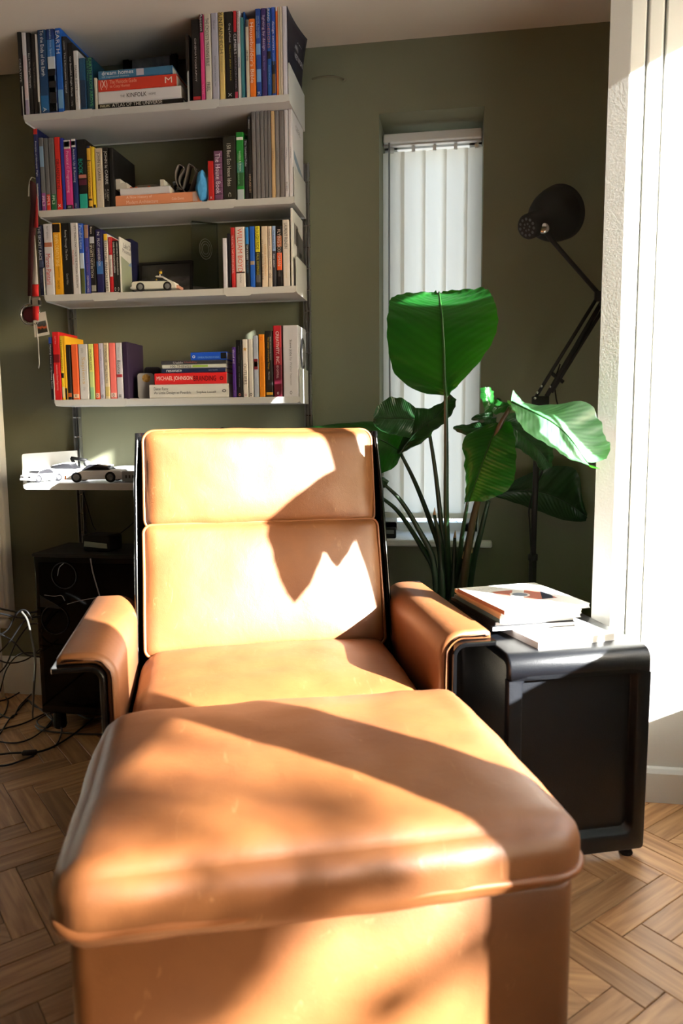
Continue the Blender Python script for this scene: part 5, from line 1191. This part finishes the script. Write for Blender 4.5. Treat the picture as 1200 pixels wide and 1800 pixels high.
# framed picture, top shelf
p = at(1, 262, 180, .215); h = ht(1, 262, 78, .215); w_ = sz(1, 214, 311, 180, .215)
t = thing('picture_frame', 'black framed landscape photograph behind the lying books on the top shelf', 'picture frame', tuple(p), (math.radians(-5), 0, math.radians(-4)))
bm = bmesh.new()
for a in ((-w_/2, w_/2, 0, .02), (-w_/2, w_/2, h-.02, h), (-w_/2, -w_/2+.02, .02, h-.02), (w_/2-.02, w_/2, .02, h-.02)): box(bm, a[0], a[1], -.008, .008, a[2], a[3])
obj('frame', bm, M_BLACKM, t)
obj('backing', nbox(-w_/2+.01, w_/2-.01, .0, .006, .01, h-.01), M_BLACKM, t)
def photo(name, x0, x1, z0, z1, y, m, parent): return obj(name, nbox(x0, x1, y-.0006, y, z0, z1), m, parent)
def pic_mat(name, stops, scale=6):
    """a flat printed photograph: tones by height, broken up by noise"""
    m = bpy.data.materials.new(name); m.use_nodes = True; nt = m.node_tree; b = nt.nodes['Principled BSDF']; L = nt.links.new
    tc = nt.nodes.new('ShaderNodeTexCoord'); sp = nt.nodes.new('ShaderNodeSeparateXYZ'); L(tc.outputs['Generated'], sp.inputs[0])
    n = nt.nodes.new('ShaderNodeTexNoise'); n.inputs['Scale'].default_value = scale; n.inputs['Detail'].default_value = 6; L(tc.outputs['Generated'], n.inputs['Vector'])
    ad = nt.nodes.new('ShaderNodeMath'); ad.operation = 'MULTIPLY_ADD'; ad.inputs[1].default_value = .5; L(n.outputs[0], ad.inputs[0])
    su = nt.nodes.new('ShaderNodeMath'); su.operation = 'SUBTRACT'; su.inputs[1].default_value = .25; L(sp.outputs[2], su.inputs[0]); L(su.outputs[0], ad.inputs[2])
    r = nt.nodes.new('ShaderNodeValToRGB'); e = r.color_ramp.elements
    while len(e) < len(stops): e.new(.5)
    for el, (pos, c) in zip(e, stops): el.position = pos; el.color = (*rgb(*c), 1)
    L(ad.outputs[0], r.inputs[0]); L(r.outputs[0], b.inputs['Base Color']); b.inputs['Roughness'].default_value = .3
    return m
photo('photograph', -w_/2+.032, w_/2-.028, .03, h-.032, -.001, pic_mat('savanna_print', ((.0, (110, 96, 88)), (.36, (104, 92, 86)), (.40, (34, 34, 38)), (.50, (50, 52, 60)), (.54, (140, 146, 160)), (.8, (120, 126, 142)), (1, (170, 172, 182)))), t)
# white block model with orange pegs on the small white book
yf2, z2 = SHELF[2]
zb2 = z2+.0004+.0355+.0003+.0225+.0006
p = U(255, 330, yf2+.06); 
t = thing('block_model', 'white and grey block model with orange pegs on the small white book', 'model', (p.x, yf2+.062, zb2))
wl = sz(2, 211, 300, 333, .06)/2
for x0, x1, h in ((-wl+.002, -wl+.022, .034), (-wl+.022, -wl+.045, .020), (wl-.02, wl-.006, .024)): obj('block', nbox(x0, x1, -.045, .02, 0, h, bev=.001), cmat((206, 204, 196), .5), t)
bm = bmesh.new(); prism(bm, [(-wl+.046, 0), (-wl+.046, .008), (-wl+.075, .018), (wl-.022, .020), (wl-.022, 0)], -.02, .04, bev=.001); obj('deck', bm, cmat((110, 106, 98), .5), t)
for x in (-wl+.052, -.022, .024): obj('peg', nbox(x-.0035, x+.0035, -.028, -.021, 0, .011), cmat((206, 84, 40), .5), t)
# black camera body on the peach book
p = U(315, 336, yf2+.06); zp = z2+.0004+.0358
t = thing('camera', 'small black camera with a pale cap beside the rolled grey strap', 'camera', (p.x+.008, yf2+.085, zp))
obj('body', nbox(-.03, .03, -.02, .03, 0, .046, bev=.005), M_BLACKM, t)
bm = bmesh.new(); lathe(bm, [(.006, 0), (.007, .006), (.005, .014)], 14, axis=(-.3, -.6, .7), org=V((-.024, -.012, .042))); obj('cap', bm, cmat((170, 170, 176), .4), t, True)
bm = bmesh.new(); lathe(bm, [(.016, 0), (.018, .02), (.014, .024)], 20, axis=(0, -1, 0), org=V((.002, -.019, .02))); obj('lens', bm, M_BLACKG, t, True)
# rolled grey strap
q0 = U(337, 333, yf2+.05); zq = zp
t = thing('strap', 'grey webbing strap rolled in loops on the peach book', 'strap', (q0.x, yf2+.045, zq))
k = .225/500
pts = [V(((x-232)*k*1.02, 0, (690-y)*k)) for x, y in ((290, 520), (262, 490), (225, 482), (205, 560), (175, 645), (140, 620), (128, 540), (150, 485), (178, 490), (190, 520), (160, 555), (150, 600), (172, 650), (205, 690), (230, 670), (262, 600), (284, 545), (270, 505))]
pts = [V((p.x, 0, max(.001, p.z))) for p in pts]
sp_ = spline(pts, 5); bm = bmesh.new(); g = []
for i, p in enumerate(sp_):
    g.append((bm.verts.new(p+V((0, -.018, 0))), bm.verts.new(p+V((0, .018, 0)))))
for a_, b_ in zip(g, g[1:]): bm.faces.new((a_[0], a_[1], b_[1], b_[0]))
o = obj('webbing', bm, mat('grey_webbing', rgb(120, 116, 112), .9, bump=.3, bump_scale=500), t, True); md = o.modifiers.new('thick', 'SOLIDIFY'); md.thickness = .0022
# blue cloth
p = at(2, 356, 348, .02)
t = thing('folded_cloth', 'bright blue folded cloth beside the short red paperback', 'cloth', (p.x+.001, p.y, p.z))
bm = bmesh.new(); bmesh.ops.create_icosphere(bm, subdivisions=4, radius=1)
hh = ht(2, 356, 300, .02)
for v in bm.verts:
    c = v.co.copy(); f = .85+.15*math.cos(c.z*2.2+.6)
    fold = .10*math.sin(c.x*7+c.z*2)*(1-abs(c.z))
    v.co = V((c.x*.0205*f+fold*.02, c.y*.032, (c.z*.5+.5)*hh + .002*math.sin(c.x*5)))
    v.co += c*noise.noise(c*3)*.003
obj('cloth', bm, mat('blue_terry', rgb(70, 150, 210), .95, bump=.4, bump_scale=400), t, True)
# third shelf: framed photograph
p = at(3, 291, 508, .12); h = ht(3, 291, 459, .12); w_ = sz(3, 243, 338, 508, .12)
t = thing('picture_frame', 'black framed monochrome photograph behind the white toy car', 'picture frame', tuple(p), (math.radians(-6), 0, math.radians(-3)))
bm = bmesh.new()
for a in ((-w_/2, w_/2, 0, .008), (-w_/2, w_/2, h-.008, h), (-w_/2, -w_/2+.008, .008, h-.008), (w_/2-.008, w_/2, .008, h-.008)): box(bm, a[0], a[1], -.007, .007, a[2], a[3])
obj('frame', bm, M_BLACKM, t); obj('backing', nbox(-w_/2+.004, w_/2-.004, .0, .005, .004, h-.004), M_BLACKM, t)
photo('photograph', -w_/2+.008, w_/2-.008, .008, h-.008, -.001, pic_mat('monochrome_print', ((0, (120, 118, 122)), (.3, (60, 60, 62)), (.45, (90, 88, 92)), (.6, (40, 40, 42)), (1, (30, 30, 32))), 4), t)
# toy figure standing on the car roof line
def toy_car(label, loc, rz, L, col=(214, 214, 206), open_=False, dark=(30, 30, 34), nose=None):
    t = thing('toy_car', label, 'toy car', loc, (0, 0, rz)); W = L*.42; H = L*.27; s = L
    mc = cmat(col, .4); md = cmat(dark, .4)
    prof = [(-.5, .06), (-.5, .17), (-.47, .20), (-.30, .215), (-.20, .205), (.22, .20), (.36, .185), (.47, .15), (.5, .11), (.5, .05), (.40, .045), (-.42, .045)]
    bm = bmesh.new(); prism(bm, [(x*s, z*s*1.05) for x, z in prof], -W/2, W/2, bev=.02*s, seg=2); obj('body', bm, mc, t)
    roof = [(-.30, .21), (-.22, .265), (-.02, .305), (.10, .30), (.24, .205)]
    if not open_:
        bm = bmesh.new(); prism(bm, [(x*s, z*s*1.05) for x, z in roof], -W*.40, W*.40, bev=.012*s); obj('cabin', bm, md, t)
        bm = bmesh.new(); prism(bm, [(x*s, z*s*1.05) for x, z in ((-.24, .268), (-.02, .308), (.10, .303), (.11, .318), (-.02, .324), (-.25, .282))], -W*.40, W*.40); obj('roof', bm, mc, t)
    else:
        bm = bmesh.new(); prism(bm, [(x*s, z*s*1.05) for x, z in ((.02, .30), (.06, .318), (.20, .30), (.34, .225), (.44, .185), (.44, .165), (.30, .205), (.18, .275), (.05, .29))], -W*.38, W*.38); obj('roof', bm, mc, t)
        obj('cockpit', nbox(-.2*s, .3*s, -W*.36, W*.36, .19*s, .228*s), md, t)
    for x in (-.30, .31):
        for sy in (-1, 1):
            bm = bmesh.new(); lathe(bm, [(.088*s, -.035*s), (.095*s, -.03*s), (.095*s, .03*s), (.088*s, .035*s), (.06*s, .036*s)], 24, axis=(0, 1, 0), org=V((x*s, sy*(W/2-.028*s), .095*s)))
            wh = obj('wheel', bm, md, t, True)
            bm = bmesh.new(); lathe(bm, [(.058*s, 0), (.05*s, .006*s), (.012*s, .004*s)], 20, axis=(0, sy, 0), org=V((x*s, sy*(W/2+.008*s), .095*s))); obj('rim', bm, cmat((120, 122, 126), .35), wh, True)
    obj('bumper', nbox(-.535*s, -.49*s, -W*.45, W*.45, .06*s, .11*s, bev=.008*s), mc, t)
    for sy in (-.3, .3): obj('lamp', nbox(-.505*s, -.485*s, sy*W-.04*s, sy*W+.04*s, .125*s, .16*s), md, t)
    if nose: obj('front_panel', nbox(.47*s, .545*s, -W*.4, W*.4, .05*s, .12*s, bev=.01*s), cmat(nose, .4), t)
    return t
p = at(3, 276, 509, .035); Lc = sz(3, 238, 314, 509, .035)
toy_car('white block-built toy car with an open top on the third shelf', (p.x, p.y, p.z), math.radians(2), Lc, open_=True, nose=(206, 150, 130))
p = at(3, 283, 509, .085); h = ht(3, 283, 473, .085)
t = thing('toy_figure', 'small toy figure with a yellow head and black suit behind the white toy car', 'toy figure', (p.x, p.y, p.z))
m_ = cmat((26, 24, 26), .4); my = cmat((226, 190, 60), .4)
zt0 = h-.052
obj('stand', nbox(-.013, .013, -.010, .010, 0, zt0), M_BLACKM, t)
for sx in (-1, 1): obj('leg', nbox(sx*.0052-.0046, sx*.0052+.0046, -.004, .005, zt0, zt0+.016, bev=.001), m_, t)
bm = bmesh.new(); prism(bm, [(-.011, zt0+.016), (.011, zt0+.016), (.008, zt0+.034), (-.008, zt0+.034)], -.005, .005, bev=.001); obj('torso', bm, m_, t)
obj('shirt', nbox(-.003, .003, -.0056, -.004, zt0+.022, zt0+.033), cmat((220, 220, 220), .4), t)
for sx in (-1, 1):
    bm = bmesh.new(); tube(bm, [(sx*.0095, 0, zt0+.032), (sx*.013, -.001, zt0+.024), (sx*.0135, -.005, zt0+.018)], .003, 8); a_ = obj('arm', bm, m_, t, True)
    bm = bmesh.new(); lathe(bm, [(.0022, 0), (.0028, .003), (.002, .005)], 10, org=V((sx*.0135, -.006, zt0+.013))); obj('hand', bm, my, a_, True)
bm = bmesh.new(); lathe(bm, [(.004, zt0+.034), (.0058, zt0+.036), (.0058, zt0+.044), (.0045, zt0+.046)], 16); hd = obj('head', bm, my, t, True)
for sx in (-.002, .002): obj('eye', nbox(sx-.0006, sx+.0006, -.0061, -.0056, zt0+.041, zt0+.0422), m_, hd)
bm = bmesh.new(); lathe(bm, [(.0064, zt0+.0435), (.0066, zt0+.047), (.004, zt0+.051), (.001, zt0+.052)], 16); obj('hair', bm, cmat((56, 34, 24), .5), t, True)
# clear acrylic award
p = at(3, 362, 506, .09); h = ht(3, 362, 391, .09)
def acrylic():
    m = bpy.data.materials.new('clear_acrylic'); m.use_nodes = True; nt = m.node_tree; nt.nodes.clear()
    a = nt.nodes.new('ShaderNodeBsdfTransparent'); a.inputs[0].default_value = (.72, .76, .72, 1)
    g = nt.nodes.new('ShaderNodeBsdfGlossy'); g.inputs['Roughness'].default_value = .06
    f = nt.nodes.new('ShaderNodeLayerWeight'); f.inputs[0].default_value = .25
    x = nt.nodes.new('ShaderNodeMixShader'); o = nt.nodes.new('ShaderNodeOutputMaterial')
    nt.links.new(f.outputs[0], x.inputs[0]); nt.links.new(a.outputs[0], x.inputs[1]); nt.links.new(g.outputs[0], x.inputs[2]); nt.links.new(x.outputs[0], o.inputs[0]); return m
t = thing('acrylic_block', 'clear acrylic award plaque on a black base beside the framed photograph', 'award', (p.x, p.y, p.z), (0, 0, math.radians(32)))
obj('slab', nbox(-.045, .045, -.010, .010, .02, h, bev=.002), acrylic(), t)
obj('base', nbox(-.05, .05, -.016, .016, 0, .021, bev=.002), M_BLACKM, t)
bm = bmesh.new(); n_ = 28
for i in range(3):
    tube(bm, [V((.022*(1-.25*i)*math.cos(2*math.pi*k/n_), -.0104, h*.62+.034*(1-.25*i)*math.sin(2*math.pi*k/n_))) for k in range(n_)], .0006, 4, closed=True)
obj('engraving', bm, cmat((150, 156, 150), .6), t)
# fourth shelf: grey booklet with a golden disc, small dark box
p = at(4, 262, 700, .03)
t = thing('card', 'grey card with a round golden emblem beside the lying pile', 'card', (p.x-.012, p.y, p.z), (math.radians(-8), 0, math.radians(24)))
h = ht(4, 262, 655, .03)
bm = bmesh.new(); prism(bm, rrect(-.026, .03, 0, h, .010), 0, .0012); obj('sheet', bm, cmat((132, 130, 132), .5), t)
bm = bmesh.new(); lathe(bm, [(.0145, 0), (.0145, .0006)], 24, axis=(0, -1, 0), org=V((.004, -.0001, h*.80))); obj('emblem', bm, mat('gold_foil', rgb(170, 132, 70), .35, .6, noise_amt=.5, noise_scale=120), t)
p = at(4, 272, 700, .10)
t = thing('glasses_case', 'small dark blue case behind the grey card on the fourth shelf', 'case', (p.x, p.y, p.z), (0, 0, .2))
h = ht(4, 272, 646, .10)
bm = bmesh.new(); prism(bm, rrect(-.03, .03, 0, h, .012), -.03, .03, bev=.006); obj('shell', bm, cmat((26, 28, 44), .5), t, True)
obj('seam', nbox(-.0303, .0303, -.0303, .0303, h*.55, h*.56), M_BLACK, t)
# deep shelf: white toy vehicles and small boxes
yf5, z5 = SHELF[5]
p = at(5, 76, 848, .06)
toy_car('boxy white toy car facing out, at the radiator end of the deep shelf', (p.x, p.y, p.z), math.radians(70), .135, col=(232, 232, 232))
p = at(5, 122, 848, .20)
toy_car('white toy car with dark trim at the rear of the deep shelf', (p.x-.005, p.y, p.z), math.radians(8), .17, col=(232, 232, 232))
p = at(5, 172, 848, .07)
toy_car('long white toy racing car with an orange nose on the deep shelf', (p.x, p.y, p.z), math.radians(188), .185, col=(234, 234, 234), nose=(232, 130, 60))
p = at(5, 148, 848, .32)
t = thing('gimbal', 'small dark folding camera arm behind the toy cars', 'gimbal', (p.x, p.y-.03, p.z))
obj('base', nbox(-.03, .03, -.02, .02, 0, .012, bev=.003), M_BLACKM, t)
bm = bmesh.new(); tube(bm, [(0, 0, .01), (-.028, -.004, .07)], .006, 8); tube(bm, [(-.028, -.004, .07), (.034, -.008, .062)], .006, 8); obj('arm', bm, M_BLACKM, t, True)
bm = bmesh.new(); lathe(bm, [(.010, 0), (.012, .012), (.010, .02)], 14, axis=(0, -1, 0), org=V((.036, .002, .05))); obj('head', bm, cmat((90, 90, 92), .4), t, True)
bm = bmesh.new(); tube(bm, [(.036, -.008, .05), (.05, -.012, .012), (.0, -.02, .014)], .003, 8); obj('strut', bm, M_STEEL, t, True)
p = at(5, 233, 850, .06)
t = thing('plug_adapter', 'small grey plug adapter beside the headrest on the deep shelf', 'adapter', (p.x, p.y, p.z))
obj('case', nbox(-.028, .022, -.02, .02, 0, .037, bev=.003), cmat((150, 152, 156), .5), t)
for x in (-.012, .0, .012): obj('socket_hole', nbox(x-.003, x+.002, -.0205, -.0195, .014, .024), M_BLACK, t)
bm = bmesh.new(); tube(bm, [(-.028, 0, .018), (-.045, -.004, .016), (-.06, -.006, .006)], .002, 6); obj('lead', bm, M_CAB, t, True)
p = at(5, 222, 848, .20)
t = thing('storage_pouch', 'low grey pouch at the rear of the deep shelf behind the plug adapter', 'pouch', (p.x, p.y, p.z))
bm = cushion((.10, .07, .042), .018, (.002, .002, .004), .002, 10); obj('body', bm, cmat((130, 134, 138), .7), t, True, loc=(0, 0, .021))
obj('zip', nbox(-.04, .04, -.037, -.034, .024, .027), M_BLACK, t)

# ------------------------------------------------------------------ lanyard, ribbon and medal hanging at the shelf end
HX = SX0-.012
hy = SHELF[2][0]-.012
t = thing('medal_ribbon', 'dark red medal ribbon with a round medal hanging at the shelf end', 'medal', tuple(U(58, 318, hy)))
o0 = V(t.location)
def ribbon(pl, pr, y0, m, name, parent, o0, th=.001):
    bm = bmesh.new(); g = []
    for (a, b), yy in zip(zip(pl, pr), y0):
        g.append((bm.verts.new(U(*a, yy)-o0), bm.verts.new(U(*b, yy)-o0)))
    for A, B in zip(g, g[1:]): bm.faces.new((A[0], A[1], B[1], B[0]))
    o = obj(name, bm, m, parent, True); s = o.modifiers.new('thick', 'SOLIDIFY'); s.thickness = th; return o
MR = mat('maroon_ribbon', rgb(62, 16, 22), .8); RED = cmat((206, 40, 42), .6)
ribbon([(52, 316), (54, 360), (50, 420), (49, 520)], [(63, 322), (66, 360), (62, 420), (58, 521)], [hy]*4, MR, 'ribbon', t, o0)
ribbon([(60, 400), (62, 370), (64, 340)], [(67, 400), (66.5, 372), (66, 350)], [hy-.006]*3, cmat((150, 26, 34), .6), 'ribbon_edge', t, o0)
bm = bmesh.new(); tube(bm, spline([U(50, 345, hy)-o0, U(51, 325, hy)-o0, U(55, 312, hy)-o0, U(62, 314, hy)-o0], 5), .0018, 6); obj('cord', bm, cmat((150, 150, 140), .7), t, True)
mc_ = U(53, 553, hy-.004)-o0
bm = bmesh.new(); tube(bm, [mc_+V((.035*math.cos(k*math.pi/16), 0, .035*math.sin(k*math.pi/16))) for k in range(32)], .004, 8, closed=True); obj('medal_rim', bm, M_STEEL, t, True)
bm = bmesh.new(); lathe(bm, [(.026, 0), (.027, .003), (.02, .004)], 28, axis=(0, -1, 0), org=mc_); obj('medal_disc', bm, cmat((84, 34, 44), .4), t, True)
for k in range(10):
    a_ = k*math.pi/5; bm = bmesh.new(); tube(bm, [mc_+V((.024*math.cos(a_), 0, .024*math.sin(a_))), mc_+V((.036*math.cos(a_), 0, .036*math.sin(a_)))], .0022, 6); obj('medal_spoke', bm, M_STEEL, t)
bm = bmesh.new(); tube(bm, [U(53, 520, hy)-o0, mc_+V((0, 0, .037))], .0015, 6); obj('loop', bm, M_STEEL, t)
hy2 = hy-.03
t = thing('lanyard', 'white and red neck lanyard with a clip buckle hanging at the shelf end', 'lanyard', tuple(U(61, 416, hy2)))
o0 = V(t.location); WS = cmat((196, 192, 184), .8)
ribbon([(60.5, 414), (60, 440), (57, 500)], [(61.5, 414), (65, 460), (67.5, 500)], [hy2]*3, WS, 'strap', t, o0)
ribbon([(57, 500), (57, 521)], [(68, 500), (68, 521)], [hy2-.001]*2, RED, 'strap_end', t, o0)
a_, b_ = U(56, 523, hy2)-o0, U(71, 538, hy2)-o0
obj('buckle', nbox(a_.x, b_.x, -.006, .006, b_.z, a_.z, bev=.003), cmat((120, 112, 104), .35), t)
for px in (57, 70): q = U(px, 531, hy2)-o0; obj('buckle_prong', nbox(q.x-.003, q.x+.003, -.007, .007, q.z-.010, q.z+.006, bev=.001), M_BLACK, t)
ribbon([(57.5, 538), (58, 563)], [(68.5, 538), (68, 563)], [hy2]*2, RED, 'strap_end', t, o0)
bm = bmesh.new(); q = U(63, 566, hy2)-o0; tube(bm, [q+V((.008*math.cos(k*math.pi/8), 0, .008*math.sin(k*math.pi/8))) for k in range(16)], .0014, 6, closed=True); obj('ring', bm, M_STEEL, t, True)
ribbon([(62, 570), (66, 600), (68, 640), (66.5, 646)], [(65, 570), (68, 600), (70, 640), (68.5, 648)], [hy2]*4, cmat((170, 170, 164), .6), 'tail', t, o0)
hy3 = hy-.012
t = thing('photo_card', 'white bordered instant photograph hanging behind the lanyard', 'photo card', tuple(U(70, 570, hy3)))
o0 = V(t.location)
P4 = [U(58, 553, hy3)-o0, U(80, 547.5, hy3)-o0, U(87, 588, hy3)-o0, U(61, 593, hy3)-o0]
bm = bmesh.new(); A4 = [bm.verts.new(p) for p in P4]; bm.faces.new(A4); o = obj('card', bm, WS, t); s = o.modifiers.new('thick', 'SOLIDIFY'); s.thickness = .0008
P5 = [U(63, 567, hy3-.002)-o0, U(80, 563, hy3-.002)-o0, U(84, 583, hy3-.002)-o0, U(66, 587, hy3-.002)-o0]
bm = bmesh.new(); bm.faces.new([bm.verts.new(p) for p in P5]); obj('picture', bm, pic_mat('orange_print', ((0, (40, 40, 40)), (.35, (50, 48, 44)), (.5, (200, 90, 50)), (.65, (60, 60, 60)), (1, (90, 96, 96))), 5), t)

# ================================================================== outside: ground and the garden tree whose foliage dapples the sun
gr = obj('ground_outside', nbox(XR+.1, 30, -18, 12, -.25, -.15), mat('patio_paving', rgb(196, 192, 184), .95, noise_amt=.15, noise_scale=2)); gr['kind'] = 'structure'
gr = obj('ground_rear', nbox(-8, 8, WY+.3, 25, -.25, -.15), mat('paving', rgb(150, 146, 138), .95, noise_amt=.2, noise_scale=2)); gr['kind'] = 'structure'
TD = 9.0
cen = V((.0, 1.10, .40)) + to_sun*TD
side = V((to_sun.y, -to_sun.x, 0)).normalized(); upv = to_sun.cross(side).normalized()
if upv.z < 0: upv = -upv
tr = thing('garden_tree', 'leafy garden tree outside the window', 'tree', (cen.x, cen.y, -.15))
o0 = V(tr.location)
rnd = random.Random(11)
bm = bmesh.new(); tube(bm, [V((0, 0, 0)), V((.05, .05, 1.2)), V((0, 0, 2.4)), V((-.05, 0, 3.6))], [.09, .075, .06, .02], 10); obj('trunk', bm, mat('bark', rgb(84, 70, 56), .9, bump=.6, bump_scale=30), tr, True)
M_TL = mat('tree_leaf', rgb(60, 96, 40), .6, transl=.3)
bm = bmesh.new()
# clumps seen along the sun's direction: (offset across, offset up, radius, how dense)
CLUMPS = [(x, z, r, max(4, int(5600*r*r))) for x, z, r in ((.18, .04, .055), (.27, .05, .075), (.38, .0, .10), (.40, .06, .07), (.33, -.02, .07), (.12, -.155, .04), (.31, .25, .06), (.45, .28, .08), (.33, -.05, .06), (.46, -.02, .09))]
for cx, cz, r, n in CLUMPS:
    for i in range(n):
        a_ = rnd.uniform(0, 2*math.pi); q = r*math.sqrt(rnd.random())
        c = cen - o0 + side*(cx+q*math.cos(a_)) + upv*(cz+q*math.sin(a_)*.8) + to_sun*rnd.uniform(-.5, .5)
        d1 = V((rnd.gauss(0, 1), rnd.gauss(0, 1), rnd.gauss(0, 1))).normalized(); d2 = d1.orthogonal().normalized()
        s = rnd.uniform(.035, .06)
        bm.faces.new([bm.verts.new(c+d1*s*1.4), bm.verts.new(c+d2*s*.6), bm.verts.new(c-d1*s*1.2), bm.verts.new(c-d2*s*.6)])
def spray(n, cond, R_, smin, smax, depth):
    k = 0
    while k < n:
        cx, cz = rnd.uniform(-R_, R_), rnd.uniform(-R_, R_)
        if not cond(cx, cz): continue
        c = cen - o0 + side*cx + upv*cz + to_sun*rnd.uniform(-depth, depth); k += 1
        if c.z < .3: continue
        d1 = V((rnd.gauss(0, 1), rnd.gauss(0, 1), rnd.gauss(0, 1))).normalized(); d2 = d1.orthogonal().normalized(); s = rnd.uniform(smin, smax)
        bm.faces.new([bm.verts.new(c+d1*s*1.4), bm.verts.new(c+d2*s*.6), bm.verts.new(c-d1*s*1.2), bm.verts.new(c-d2*s*.6)])
spray(110, lambda a, b: .0 < a < .52 and -.22 < b < .36 and noise.noise(V((a*6, b*6, 2))) > -.25, .6, .03, .055, .6)
spray(2600, lambda a, b: .55 < a < 2.6 and -1.6 < b < 2.2, 2.6, .08, .14, 1.2)
o = obj('foliage', bm, M_TL, tr); o['kind'] = 'stuff'
build_texts()
